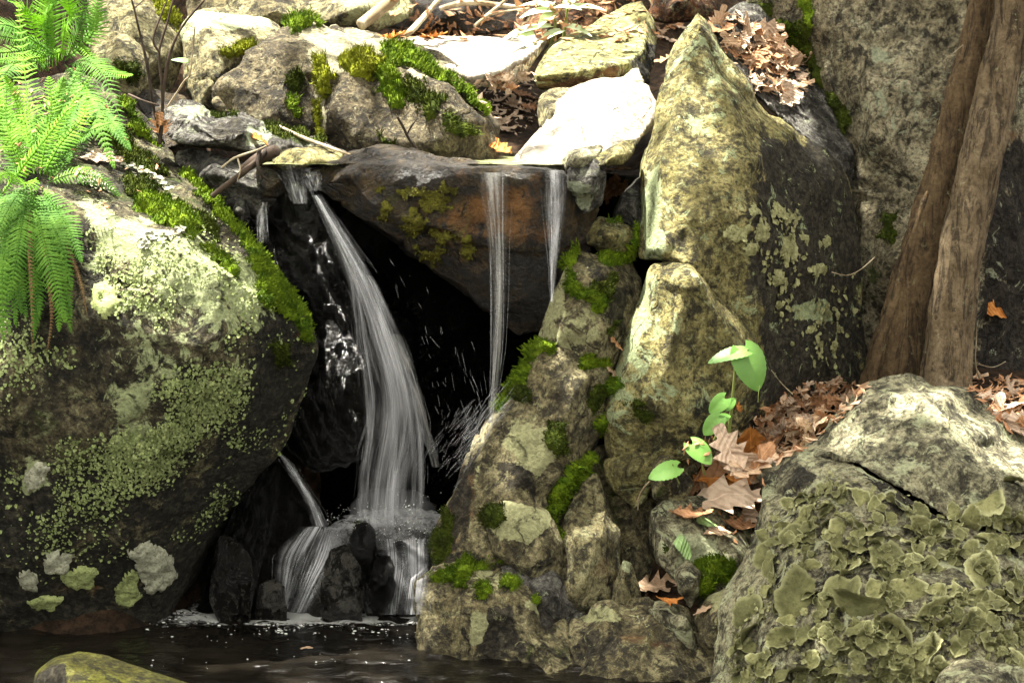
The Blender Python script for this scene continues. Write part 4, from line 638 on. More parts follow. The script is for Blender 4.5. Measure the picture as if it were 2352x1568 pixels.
lip = empty('waterfall', P(690, 440, .08)); tag(lip, 'short pale film of water spilling over the stream edge left of the ledge', 'waterfall')
for path in ([(668,374,12,44),(672,392,12,40),(680,420,8,28),(690,470,6,18)], [(706,384,10,30),(716,405,8,24),(724,440,4,16)]):
    V, F, uv = hug_sheet(path, 14, 24, .006); mesh_np('water_veil', V, F, M['veil2'], parent=lip, uv=uv); tag(mesh_np('fine_spray', *strand_geo(path, 20, .0008, .1, .4, crown=0, depth=.001, hug=.007, segs=10, wob=.04), M['strand'], parent=lip), kind='stuff')
# spray thrown off the wedge, and falling drops in the dark
def rays(n, box, dx, dy, Ya, lmin, lmax):
    Vs = []; Fs = []
    for i in range(n):
        s = rng.random(); cx = box[0]+(box[2]-box[0])*s+rng.normal(0, 26); cy = box[1]+(box[3]-box[1])*s+rng.normal(0, 26); L = rng.uniform(lmin, lmax)
        v, f = strand_geo([(cx, cy, Ya, 1), (cx+dx*L+rng.normal(0, 4), cy+dy*L+rng.normal(0, 4), Ya, 1)], 1, .0006, 1, 1, segs=6, depth=.02); Fs.append(f+sum(len(q) for q in Vs)); Vs.append(v)
    return np.concatenate(Vs), np.concatenate(Fs)
sp = empty('water_spray', P(1060, 1090, -.06)); tag(sp, 'fine rays of spray flung up along the lower wet edge of the wedge rock', 'spray')
V, F = rays(150, (1035,1090,1150,930), .62, -.78, -9, 12, 60); mesh_np('spray_streaks', V, F, M['thin'], parent=sp)['kind'] = 'stuff'
V, F = rays(70, (1010,1020,1090,1000), .62, -.78, -7, 12, 50); mesh_np('spray_streaks', V, F, M['thin'], parent=sp)['kind'] = 'stuff'
sp = empty('water_spray', P(1000, 1000, -.05)); tag(sp, 'scattered falling drops in the dark just right of the widest waterfall', 'spray')
V, F = rays(34, (935,640,1040,1040), .30, .95, 0, 6, 26); mesh_np('falling_drops', V, F, M['thin'], parent=sp)['kind'] = 'stuff'
V, F = rays(26, (1070,780,1105,980), .28, .95, -4, 12, 50); mesh_np('falling_drops', V, F, M['thin'], parent=sp)['kind'] = 'stuff'
V, F = [], []
for i in range(60):
    a = rng.normal(0, .75); L = rng.uniform(4, 22); x0 = 880+rng.normal(0, 60); y0 = 1195+rng.normal(0, 16); v, f = strand_geo([(x0, y0, 6, 1), (x0+math.sin(a)*L*.6, y0-math.cos(a)*L*.7, 6, 1), (x0+math.sin(a)*L*1.3, y0-math.cos(a)*L*.8, 6, 1)], 1, .0009, 1, 1, segs=7, depth=.03); F.append(f+sum(len(k) for k in V)); V.append(v)
sp = empty('water_spray', P(880, 1200, .06)); tag(sp, 'low burst of spray where the widest waterfall lands in the froth', 'spray'); mesh_np('spray_streaks', np.concatenate(V), np.concatenate(F), M['thin'], parent=sp)['kind'] = 'stuff'
# froth where the water lands
g = G('froth'); n = g.noise(38, 9, .8, 1.5); M['froth'] = g.fin(g.mix(g.ramp(n, .36, .54), (.16,.16,.165), (.66,.66,.67)), .3, g.bump(g.noise(90, 5, .8, 1), 1, .02), .5, Alpha=g.math('MULTIPLY', g.attr('rim'), g.ramp(g.noise(18, 6, .7), .32, .52, .3, .95)))
X, Y = np.meshgrid(np.arange(-.50, -.10, .004), np.arange(.0, .40, .004)); q = np.stack((X.ravel(), Y.ravel(), X.ravel()*0), 1)
d2 = ((X.ravel()+.30)/.085)**2+((Y.ravel()-.09)/.06)**2
h = .222+.007*fbm(q*30, 5, 5)+np.exp(-d2)*(.016+.018*np.abs(fbm(q*60, 12, 4))); rq = np.sqrt(((X.ravel()+.29)/.175)**2+((Y.ravel()-.18)/.17)**2)+.14*fbm(q*16, 9, 3); h -= .06*np.clip((rq-.62)/.5, 0, 1)**2
n = X.shape[1]; i = (np.arange(X.shape[0]-1)[:,None]*n+np.arange(n-1)[None]).ravel(); F = np.stack((i, i+1, i+n+1, i+n), 1)
V = np.stack((X.ravel(), Y.ravel(), h), 1); keep = (rq < 1.25)[F].all(1)
pp = tag(mesh_np('plunge_pool_water', V, F[keep], M['froth'], origin=(0,0,0)), kind='structure'); pp.data.attributes.new('rim', 'FLOAT', 'POINT').data.foreach_set('value', (1-smooth01((rq-.62)/.5)).astype(np.float32))
g = G('foam'); M['foam'] = g.fin((.66,.67,.63), .3, None, .5)
def bubbles(name, n, fx, fy, r0, r1, mat):
    ico = bmesh.new(); bmesh.ops.create_icosphere(ico, subdivisions=1, radius=1); iv = np.array([v.co[:] for v in ico.verts]); jf = np.array([[v.index for v in f.verts] for f in ico.faces]); ico.free()
    Vs = []
    for k in range(n):
        p = Pz(fx(), fy(), .001); r = r0+(r1-r0)*rng.random()**3; Vs.append(p+iv*r*np.array((1.3, 1, .45)))
    V = np.concatenate(Vs); F = np.concatenate([jf+len(iv)*k for k in range(n)])
    return tag(mesh_np(name, V, F, M[mat]), 'flecks of pale foam drifting on the dark pool below the cascade', 'foam', kind='stuff')
bubbles('foam', 2600, lambda: float(rng.choice([rng.normal(610, 60), rng.normal(890, 50), rng.normal(760, 110), rng.normal(440, 50)], p=[.42, .3, .2, .08])), lambda: float(1400+abs(rng.normal(0, 20))), .001, .0042, 'foam')
bubbles('foam', 60, lambda: float(rng.uniform(330, 960)), lambda: float(rng.uniform(1425, 1540)), .001, .003, 'foam')
g = G('foam_sheet'); M['foams'] = g.fin((.62,.63,.60), .4, g.bump(g.noise(140, 5, .8), 1, .01), .4, Alpha=g.math('MULTIPLY', g.ramp(g.math('ADD', g.noise(1, 8, .75, .6, co=g.mapping((26, 40, 26))), g.attr('rim')), .62, .76), .8))
X, Y = np.meshgrid(np.arange(-.85, -.16, .008), np.arange(-.16, .26, .008)); q = np.stack((X.ravel(), Y.ravel(), X.ravel()*0), 1); n = X.shape[1]; i = (np.arange(X.shape[0]-1)[:,None]*n+np.arange(n-1)[None]).ravel()
fo = mesh_np('foam', np.stack((X.ravel(), Y.ravel(), .005+.004*fbm(q*30, 6, 3)), 1), np.stack((i, i+1, i+n+1, i+n), 1), M['foams'], origin=(0, 0, 0)); tag(fo, 'thin churned white foam spreading on the pool around the foot of the cascade', 'foam', kind='stuff')
rm = .24*np.exp(-(((X+.56)/.13)**2+((Y-.07)/.08)**2))+.25*np.exp(-(((X+.28)/.10)**2+((Y-.08)/.07)**2))+.18*np.exp(-(((X+.45)/.25)**2+((Y-.06)/.07)**2))+.10+.12*np.exp(-(((X+.70)/.10)**2+((Y-.05)/.06)**2))-.25*smooth01((.0-Y)/.12)
fo.data.attributes.new('rim', 'FLOAT', 'POINT').data.foreach_set('value', rm.ravel().astype(np.float32))
ico = bmesh.new(); bmesh.ops.create_icosphere(ico, subdivisions=1, radius=1); iv = np.array([v.co[:] for v in ico.verts]); jf = np.array([[v.index for v in f.verts] for f in ico.faces]); ico.free()
pb_ = []
for k in range(700):
    px_, py_ = (rng.normal(885, 70), 1196+rng.normal(0, 20)) if k % 3 else (rng.normal(950, 34), rng.normal(1200, 26)); yy = .05+rng.normal(0, .03)
    if not (750 < px_ < 1015): continue
    pb_.append(P(px_, py_, yy)+iv*(.0005+.0012*rng.random()**3))
tag(mesh_np('foam', np.concatenate(pb_), np.concatenate([jf+len(iv)*k for k in range(len(pb_))]), M['foam']), 'boiling white droplets and foam heaped where the widest waterfall lands', 'foam', kind='stuff')

g = G('water_mist'); g.t.nodes.remove(g.b); vs = g.n.new('ShaderNodeVolumePrincipled'); vs.inputs['Color'].default_value = (.93, .94, .96, 1); vs.inputs['Density'].default_value = 3.2; vs.inputs['Anisotropy'].default_value = .2; g.L(vs.outputs[0], g.o.inputs['Volume'])
def mist(px, py, Y, rx, ry, rz, label):
    bm = bmesh.new(); bmesh.ops.create_icosphere(bm, subdivisions=4, radius=1); v = np.array([q.co[:] for q in bm.verts]); f = np.array([[q.index for q in k.verts] for k in bm.faces]); bm.free()
    v = v*(1+.16*fbm(v*1.7+px, 5, 3))[:,None]; tag(mesh_np('mist', P(px, py, Y)+v*np.array((rx, ry, rz)), f, g.m), label, 'mist', kind='stuff')
mist(900, 1165, .07, .105, .05, .05, 'soft pale mist where the widest waterfall breaks into the froth')

# ------------------------------------------------------------- the double tree, and unseen trees added around it for shade
def bark_mat(name, a, b, c):
    g = G(name); n = g.noise(1, 9, .75, 1.2, co=g.mapping((34, 34, 7))); m = g.noise(9, 8, .7); f = g.noise(90, 5, .7)
    col = g.mix(g.ramp(m, .38, .62), a, b); col = g.mix(g.ramp(n, .40, .52), g.mix(.75, col, (.02,.014,.009)), col); col = g.mix(g.ramp(g.noise(45, 8, .75), .60, .66), col, c); col = g.mix(g.ramp(f, .3, .6), g.mix(.5, col, (.02,.014,.01)), col)
    return g.fin(col, .9, g.bump(g.math('ADD', g.math('MULTIPLY', n, 1.6), g.math('ADD', g.math('MULTIPLY', f, .4), g.noise(30, 6, .7))), 1, .03), .2)
M['bark'] = bark_mat('brown_bark', (.14,.092,.045), (.24,.165,.085), (.24,.23,.12)); M['bark3'] = bark_mat('light_brown_bark', (.20,.145,.08), (.33,.25,.15), (.30,.30,.17)); M['bark2'] = bark_mat('grey_brown_bark', (.10,.08,.055), (.16,.13,.09), (.2,.2,.13))
def tube(name, C, R, mat, parent=None, seg=20, rough=0., flute=0., cap=True, origin=None, seed=0):
    C = np.asarray(C, float); R = np.asarray(R, float); n = len(C)
    T = np.gradient(C, axis=0); T /= np.linalg.norm(T, axis=1, keepdims=True)
    up = np.array((0, 1, .1)) if abs(T[0]@np.array((0, 1, .1))) < .9 else np.array((1, 0, 0)); S = np.cross(T, up); S /= np.linalg.norm(S, axis=1, keepdims=True)+1e-9; B = np.cross(S, T)
    a = np.linspace(0, 2*math.pi, seg, endpoint=False); V = (C[:,None]+R[:,None,None]*(S[:,None]*np.cos(a)[None,:,None]+B[:,None]*np.sin(a)[None,:,None])).reshape(-1, 3)
    if rough or flute:
        Nn = V-np.repeat(C, seg, 0); Nn /= np.linalg.norm(Nn, axis=1, keepdims=True); rr = np.repeat(R, seg)
        d = rough*(fbm(V*np.array((26, 26, 7)), seed, 3)+.6*fbm(V*np.array((90, 90, 22)), seed+4, 2))
        if flute: an = np.tile(a, n); d += flute*rr*(np.sin(an*3+C[:,2].repeat(seg)*1.6+seed)+.6*np.sin(an*5+seed*2))
        V = V+Nn*d[:,None]
    i = np.arange((n-1)*seg).reshape(n-1, seg); j = np.roll(i, -1, 1); F = np.stack((i, j, j+seg, i+seg), -1).reshape(-1, 4)
    if cap:
        V = np.concatenate((V, C[:1], C[-1:])); k = np.arange(seg); k2 = (k+1) % seg; m = (n-1)*seg
        # quads folded on the cap centre
        F = np.concatenate((F, np.stack((k[::2], np.full(len(k[::2]), n*seg), k[::2]+2-(k[::2]+2 >= seg)*seg, k2[::2]), 1), np.stack((m+k2[::2], m+k[::2]+2-(k[::2]+2 >= seg)*seg, np.full(len(k[::2]), n*seg+1), m+k[::2]), 1)))
    return mesh_np(name, V, F, mat, parent, origin=origin)
def spline(pts, n):
    a = np.array(pts, float); m = len(a); t = np.linspace(0, m-1, n); i = np.clip(t.astype(int), 0, m-2); f = (t-i)[:,None]
    p0 = a[np.clip(i-1, 0, m-1)]; p1 = a[i]; p2 = a[i+1]; p3 = a[np.clip(i+2, 0, m-1)]
    return .5*(2*p1+(p2-p0)*f+(2*p0-5*p1+4*p2-p3)*f*f+(3*p1-p0-3*p2+p3)*f**3)
def pix_tube(rows):   # (px, py, Ycm, diameter px)
    return [(*P(a[0], a[1], a[2]/100), a[3]/2*(a[2]/100+5)/FPX) for a in rows]
g = G('canopy_leaf'); M['canopy'] = g.fin((.07,.11,.025), .6, None, .3)
SUN_GAPS = [(-.25,.75,.8,.75),(.25,.42,.45,.5),(-.55,1.2,.6,.5),(.35,1.1,.6,.5),(.70,.55,.18,.30),(-1.0,.1,.42,.45),(.335,-.10,.13,.10),(.455,-.2,.07,.06),(.95,-.44,.34,.12),(-.72,-.27,.30,.08),(-.5,.02,.10,.14),(.05,-.12,.06,.12),(.95,-.05,.5,.09),(-.75,.0,.14,.25)]  # holes shaped into the crowns so sun reaches chosen rocks and leaves
def crown(tree, n, cx, cy, cz, rx, ry, rz, parent):
    c = rng.normal(0, 1, (n//9+1, 3)); c /= np.linalg.norm(c, axis=1, keepdims=True); c *= rng.random((len(c), 1))**.4; c = c*np.array((rx, ry, rz))+np.array((cx, cy, cz))
    p = np.repeat(c, 9, 0)[:n]+rng.normal(0, .13, (n, 3))
    k = (p[:,2]-.85)/SUN[2]; gr = p-SUN*k[:,None]; keep = np.ones(n, bool)
    for (x, y, a, b) in SUN_GAPS: keep &= (((gr[:,0]-x)/a)**2+((gr[:,1]-y)/b)**2 > 1+.5*vnoise(gr*6, 3)) | (rng.random(n) < .05)
    f = (p-CAM); keep &= ~((np.abs(f[:,0]) < (f[:,1]*.27+.15)) & (f[:,2] < f[:,1]*.10) & (f[:,1] > 0))
    p = p[keep]; n = len(p); t = rng.normal(0, 1, (n, 3)); t[:,2] *= .5; t /= np.linalg.norm(t, axis=1, keepdims=True); u = np.cross(t, rng.normal(0, 1, (n, 3))*.5+np.array((0, 0, 1))); u /= np.linalg.norm(u, axis=1, keepdims=True)
    L = rng.uniform(.05, .095, n)[:,None]; W = L*.38
    V = np.stack((p-t*L, p-t*L*.1+u*W, p+t*L, p-t*L*.1-u*W), 1).reshape(-1, 3)
    tag(mesh_np('crown', V, np.arange(4*n).reshape(-1, 4), M['canopy'], parent=parent), kind='stuff')
tr = empty('tree', P(2120, 885, .27)); tag(tr, 'brown tree with two leaning trunks joined at the base in front of the cliff', 'tree')
T1 = pix_tube([(2046,910,31,145),(2052,860,31,128),(2070,760,31,112),(2096,650,31,98),(2120,560,31,90),(2149,460,31,86),(2183,330,31,78),(2216,200,31,70),(2239,100,32,64),(2260,0,33,62)])+[(1.28,.30,2.0,.03),(1.2,.4,2.8,.028),(.9,.5,3.8,.022)]
T2 = pix_tube([(2172,915,22,132),(2172,860,22,116),(2184,760,21,106),(2198,650,21,102),(2212,560,21,100),(2236,450,21,96),(2260,350,21,92),(2281,250,22,89),(2308,120,23,86),(2334,0,24,84)])+[(1.33,.30,2.0,.04),(1.45,.2,2.8,.036),(1.3,.0,3.9,.026)]
for T, sd_, mt in ((T1, 1, 'bark'), (T2, 5, 'bark3')):  # one bark in two tones, left trunk coloured darker for more shade
    s = spline(T, 260); tube('trunk', s[:,:3], s[:,3], M[mt], tr, 56, .0055, .05, seed=sd_)
ridge = spline(pix_tube([(2000,900,23,24),(2012,820,22,22),(2050,700,21,16),(2090,560,21,12),(2130,440,22,8)]), 60); tube('root_ridge', ridge[:,:3], ridge[:,3], M['bark'], tr, 14, .003, seed=8)
for b in ([(.95,.5,3.6,.024),(.4,.9,4.1,.016),(-.3,1.2,4.5,.008)],[(1.3,.0,3.8,.026),(.9,-.8,4.3,.015),(.6,-1.6,4.6,.008)],[(1.3,.05,3.8,.024),(1.9,.9,4.4,.014),(2.3,1.5,4.7,.008)]):
    s = spline(b, 24); tube('limb', s[:,:3], s[:,3], M['bark'], tr, 10)
crown(tr, 8000, .5, .5, 4.5, 2.1, 2.2, .7, tr)
for (x, y, lab, cx, cy, n, rx, ry) in ((-2.9, 1.8, 'tall grey-brown unseen forest tree added left of the view for shade, leaves overhead', -1.6, 1.4, 12000, 2.3, 2.6), (2.6, -2.2, 'tall grey-brown unseen forest tree added behind the viewer at right for shade, leaves overhead', .9, -1.4, 3000, 2.2, 1.6), (-2.4, -2.6, 'tall grey-brown unseen forest tree added behind the viewer at left for shade, leaves overhead', -1.2, -1.6, 3000, 2.0, 1.6)):
    z = float(gz(np.array([x]), np.array([y]))[0]); q = empty('tree', (x, y, z-.05)); tag(q, lab, 'tree')
    s = spline([(x, y, z-.1, .13), (x+.05, y, z+1.5, .10), (x+.2*(cx-x), y+.2*(cy-y), 3.2, .08), (x+.6*(cx-x), y+.6*(cy-y), 4.4, .05), (cx, cy, 5.0, .02)], 60); tube('trunk', s[:,:3], s[:,3], M['bark2'], q, 20, .006, .05)
    crown(q, n, cx, cy, 4.9, rx, ry, .8, q)

# ------------------------------------------------------------- ferns
def leaf_mat(name, a, b, trans=.25, rough=.5):
    g = G(name); n = g.noise(18, 4, .6); inf = g.n.new('ShaderNodeObjectInfo')
    col = g.mix(g.ramp(n, .35, .65), a, b); col = g.mix(g.math('MULTIPLY', inf.outputs['Random'], .45), col, tuple(x*.45 for x in a)); g.fin(col, rough, g.bump(g.noise(60, 4, .6), .3, .004), .35)
    if trans:
        td = g.n.new('ShaderNodeBsdfTranslucent'); g.L(col, td.inputs[0]); mx = g.n.new('ShaderNodeMixShader'); mx.inputs[0].default_value = trans
        g.L(g.b.outputs[0], mx.inputs[1]); g.L(td.outputs[0], mx.inputs[2]); g.L(mx.outputs[0], g.o.inputs[0])
    return g.m
M['fernb'] = leaf_mat('bright_fern', (.085,.24,.004), (.16,.36,.010), .3, .75); M['fernd'] = leaf_mat('mid_fern', (.05,.15,.008), (.11,.25,.018), .3, .75); M['ferndead'] = leaf_mat('dead_fern', (.11,.06,.02), (.21,.125,.045), .15)
M['herb'] = leaf_mat('seedling_leaf', (.12,.27,.045), (.17,.34,.065), .25, .45); M['paleherb'] = leaf_mat('pale_leaf', (.42,.52,.26), (.55,.62,.40), .25)
def frond(parent, rows, wpx, mat, n=30, nrm=(0, -.75, .65), droop=.25, pw=.70):
    n = int(n*.95); wpx *= 1.12
    s = spline([P(a[0], a[1], a[2]/100) for a in rows], n+8); W = wpx*(rows[0][2]/100+5)/FPX
    T = np.gradient(s, axis=0); T /= np.linalg.norm(T, axis=1, keepdims=True); nf = np.array(nrm, float); S = np.cross(T, nf); S /= np.linalg.norm(S, axis=1, keepdims=True); Nf = np.cross(S, T)
    Vs = []; Fs = []; off = 0; step = np.linalg.norm(s[1]-s[0])
    for k in range(3, n+8):
        t = (k-3)/(n+4); L = W*(min(1, .35+2.6*t) if t < .25 else 1-((t-.25)/.75)**1.7*.93)
        for sg in (-1, 1):
            d = S[k]*sg*.92+T[k]*(.32+.3*t)+rng.normal(0, .07, 3); d /= np.linalg.norm(d); e = np.cross(Nf[k], d); m = 6; v = []
            for j in range(m+1):
                x = j/m; w_ = step*pw*(1.15-.95*x)*(1 if j % 2 else .62)*(1 if j else .45); c = s[k]+d*L*x-Nf[k]*L*droop*x*x
                v += [c+e*w_, c+Nf[k]*w_*.25, c-e*w_]
            for j in range(m):
                b = off+3*j; Fs += [(b, b+1, b+4, b+3), (b+1, b+2, b+5, b+4)]
            Vs += v; off += len(v)
    sd_ = W*.018+.0008; base = off
    for k in range(n+8):
        r = sd_*(1-.75*k/(n+8)); Vs += [s[k]+S[k]*r+Nf[k]*.0008, s[k]+Nf[k]*(r+.001), s[k]-S[k]*r+Nf[k]*.0008]
        if k: b = base+3*(k-1); Fs += [(b, b+1, b+4, b+3), (b+1, b+2, b+5, b+4)]
    return mesh_np('frond', np.array(Vs), np.array(Fs), M[mat], parent=parent, smooth=False)
f1 = empty('fern', P(80, 440, -.19)); tag(f1, 'fern whose dark green fronds hang down the face of the left boulder', 'fern')
for r, wd, mt, n in [([(62,440,-22),(52,500,-30),(40,580,-36),(20,690,-39)],42,'fernd',34),([(75,440,-22),(92,520,-31),(118,620,-37),(150,738,-40)],46,'fernd',38),([(95,430,-20),(130,480,-27),(160,530,-31),(187,600,-34)],36,'fernd',28),([(30,440,-22),(14,540,-32),(5,640,-38),(8,780,-40)],30,'fernd',32),([(85,445,-21),(110,500,-29),(140,560,-34),(165,660,-37)],34,'fernd',28)]: frond(f1, r, wd, mt, n, (0,-1,.2))
for k in range(20):
    x0 = rng.uniform(0, 120); x1 = x0+rng.uniform(-40, 75); y1 = rng.uniform(580, 780); frond(f1, [(x0, rng.uniform(425, 460), -21), (x0*.6+x1*.4+rng.normal(0, 8), 440+.45*(y1-440), -31), (x1, y1, -37)], rng.uniform(22, 34), 'fernd', 34, (rng.normal(0, .35), -1, .25))
for r in ([(70,450,-21),(66,560,-34),(72,680,-39),(74,800,-40)],[(88,450,-21),(106,600,-35),(118,720,-39),(108,810,-40)],[(100,450,-21),(150,560,-31),(182,640,-34),(200,720,-37)]): frond(f1, r, 8, 'ferndead', 38, (rng.normal(0, .3),-1,.2), droop=.8, pw=.4)
f2 = empty('fern', P(70, 420, -.17)); tag(f2, 'bright green fern with upright sunlit fronds on top of the left boulder', 'fern')
for r, wd, mt, n in [([(78,400,-16),(70,300,-8),(58,180,2),(42,8,16)],44,'fernb',34),([(92,400,-16),(104,330,-14),(118,250,-12),(112,178,-10)],44,'fernb',24),([(60,410,-18),(30,340,-18),(14,270,-16),(16,195,-14)],36,'fernb',24),([(0,452,-25),(60,375,-27),(140,275,-27),(212,170,-24)],24,'fernb',36),([(100,400,-16),(140,330,-14),(190,270,-10),(200,205,-6)],30,'fernb',22),([(84,410,-18),(60,420,-26),(20,400,-32),(-30,420,-36)],34,'fernb',22),
   ([(110,420,-18),(170,400,-18),(230,410,-16),(275,450,-15)],28,'fernd',24),([(60,400,-16),(20,300,-4),(-10,200,4),(-30,90,12)],40,'fernb',28),([(95,420,-18),(50,440,-26),(20,480,-31),(-10,540,-35)],34,'fernd',22),([(85,400,-14),(120,300,-2),(150,230,4),(185,150,8)],32,'fernd',24)]: frond(f2, r, wd, mt, n)
for k in range(12):
    x0 = rng.uniform(40, 120); a_ = rng.normal(0, .7); L_ = rng.uniform(120, 260); frond(f2, [(x0, rng.uniform(330, 430), -16), (x0+math.sin(a_)*L_*.5, 390-math.cos(a_)*L_*.55, -10), (x0+math.sin(a_)*L_*1.1, 390-math.cos(a_)*L_*.85, -8-8*abs(a_))], rng.uniform(24, 36), rng.choice(['fernb', 'fernd']), 28, (rng.normal(0, .3), -.75, .65))
f3 = empty('fern', P(140, 130, .38)); tag(f3, 'feathery fern at the top left corner, arching over the boulder shoulder', 'fern')
for k in range(9):
    x0 = rng.uniform(60, 190); a_ = rng.normal(0, .9); L_ = rng.uniform(90, 170); frond(f3, [(x0, rng.uniform(90, 160), 34), (x0+math.sin(a_)*L_*.5, 120-math.cos(a_)*L_*.6, 30), (x0+math.sin(a_)*L_*1.1, 120-math.cos(a_)*L_*.8, 24)], rng.uniform(26, 38), rng.choice(['fernb', 'fernd']), 26, (rng.normal(0, .3), -.75, .65))
for r, wd, mt, n in [([(150,140,36),(175,90,34),(190,40,32),(196,-30,30)],44,'fernd',26),([(160,150,34),(200,140,28),(240,180,20),(285,300,10)],40,'fernd',30),([(130,140,34),(110,60,34),(110,0,34),(100,-60,32)],46,'fernb',26),([(150,150,34),(190,200,20),(220,270,8),(262,385,0)],34,'fernd',30),([(140,140,34),(70,90,26),(20,60,20),(-40,60,16)],44,'fernd',26),([(150,140,34),(210,80,34),(220,30,34),(236,-40,34)],34,'fernd',24),([(120,150,34),(60,140,24),(20,160,14),(-10,220,6)],40,'fernd',24),([(160,170,32),(170,230,16),(150,300,4),(158,370,-4)],34,'fernd',26),([(140,140,30),(150,70,24),(160,30,20),(150,-30,18)],40,'fernb',24),([(150,150,30),(215,230,18),(262,290,8),(300,345,4)],26,'fernd',26)]: frond(f3, r, wd, mt, n)

# ------------------------------------------------------------- the broad-leaved plants
def blade(parent, name, c, d, nrm, L, Wd, mat, fold=.3, curl=.3, heart=.15, ser=.0, n=18, cord=False):
    """a flat leaf from its stalk end c along d"""
    d = np.array(d, float); d /= np.linalg.norm(d); nrm = np.array(nrm, float); S = np.cross(d, nrm); S /= np.linalg.norm(S); N_ = np.cross(S, d); Vs = []; Fs = []
    for i in range(n+1):
        t = i/n; wv = Wd*(1.62*max(t, .012)**.36*(1-t)**.72 if cord else 1)*(1 if cord else 1)*(1 if cord else 1)*((1) if cord else 1) if cord else Wd*(np.sin(math.pi*min(1, (t*.93+.07))**.62))**.85*(1 if t < .97 else .3); ctr = c+d*L*t-N_*L*curl*t*t
        for j, u in enumerate((-1, -.66, -.33, 0, .33, .66, 1)):
            a = abs(u); Vs.append(ctr+S*u*wv*(1+ser*((i % 2)*2-1)*(a == 1))-d*heart*L*a*a*(1-t)**3*1.2+N_*(fold*a*wv-fold*.55*wv*a*a))
    for i in range(n):
        for j in range(6): b = 7*i+j; Fs.append((b, b+1, b+8, b+7))
    return mesh_np(name, np.array(Vs), np.array(Fs), M[mat], parent=parent)
g = G('green_stem'); M['stem'] = g.fin((.16,.19,.05), .6, None, .3)
def stem(parent, rows, name='stem', mat='stem', n=24):
    s = spline(pix_tube(rows), n); return tube(name, s[:,:3], s[:,3], M[mat], parent, 8)
s1 = empty('seedling', P(1672, 1000, -.12)); tag(s1, 'green seedling with one large folded heart-shaped leaf before the olive slab', 'seedling')
stem(s1, [(1672,1005,-13,9),(1678,960,-15,8),(1684,900,-18,7),(1690,835,-20,6)])
blade(s1, 'leaf', P(1706,803,-.20), (.42,-.30,-.85), (.25,-.85,.45), .098, .052, 'herb', .22, .25, .16, .02, cord=True)
blade(s1, 'leaf', P(1716,806,-.205), (-.95,-.30,-.05), (-.15,-.55,.8), .092, .027, 'herb', .2, .28, .1, .05, cord=True)
stem(s1, [(1745,886,-23,2.5),(1742,905,-23,1.5),(1741,925,-23,1)])
s2 = empty('seedling', P(1670, 985, -.16)); tag(s2, 'young plant of small round paired leaves at the foot of the taller seedling', 'seedling')
stem(s2, [(1640,1010,-16,5),(1652,985,-17,5),(1668,950,-18,4)])
for c, d, nn, L, W in [((1665,915,-19),(-.75,-.1,-.65),(.1,-1,.5),.048,.024),((1668,935,-19),(.55,0,.5),(.2,-1,.3),.030,.014),((1652,960,-20),(-.7,-.1,-.7),(0,-1,.5),.052,.026),((1645,965,-19),(.8,0,.3),(.2,-1,.6),.035,.016)]: blade(s2, 'leaf', P(c[0],c[1],c[2]/100), d, nn, L, W, 'herb', .25, .2, .2, cord=True)
s3 = empty('seedling', P(1600, 1075, -.17)); tag(s3, 'low seedling leaf with a notched heart shape lying over brown oak leaves', 'seedling')
stem(s3, [(1618,1090,-17,4),(1612,1065,-18,4),(1606,1030,-19,3)]); blade(s3, 'leaf', P(1590,1020,-.19), (.62,-.4,-.5), (.1,-.75,.75), .062, .034, 'herb', .15, .2, .22, cord=True)
s4 = empty('seedling', P(1520, 1100, -.19)); tag(s4, 'lowest seedling leaf, ragged along one edge, over the small grey-tan stone', 'seedling')
stem(s4, [(1560,1110,-18,4),(1550,1085,-19,3),(1545,1065,-20,3)]); blade(s4, 'leaf', P(1556,1072,-.20), (-.85,-.25,-.25), (-.1,-.8,.7), .072, .030, 'herb', .1, .1, .14, .06, cord=True)
s5 = empty('leafy_plant', P(1240, 110, 1.0)); tag(s5, 'pale-leaved woodland plant in full sun at the top centre', 'plant')
stem(s5, [(1260,120,98,7),(1275,60,96,6),(1270,20,95,5)]); stem(s5, [(1290,110,98,7),(1300,50,96,6),(1305,0,95,5)])
for c, d, L, W in [((1270,25,95),(-.8,-.5,.1),.10,.024),((1270,20,95),(.6,-.5,.2),.09,.022),((1272,30,95),(-.5,-.7,-.2),.08,.020),((1300,20,95),(.9,-.4,.25),.11,.024),((1268,15,95),(-.9,.2,.3),.10,.024),((1265,60,94),(-1,-.3,.0),.11,.020),((1240,62,93),(-.9,-.4,-.05),.12,.022),((1290,70,94),(-.6,-.6,-.1),.09,.02),((1302,8,95),(.7,.2,.5),.10,.024),((1300,60,94),(.8,-.5,-.05),.08,.02),((1200,70,92),(.3,-.8,-.4),.09,.025)]: blade(s5, 'leaf', P(c[0],c[1],c[2]/100), d, (0,-.35,.95), L, W, 'paleherb', .3, .35, .05)
s6 = empty('leafy_plant', P(425, 150, .7)); tag(s6, 'single pointed green leaf beside the thin dark stems at top left', 'plant'); stem(s6, [(432,165,70,4),(430,150,70,3)]); blade(s6, 'leaf', P(432,140,.70), (-.95,-.2,.12), (0,-.7,.7), .045, .009, 'herb', .2, .1, 0)

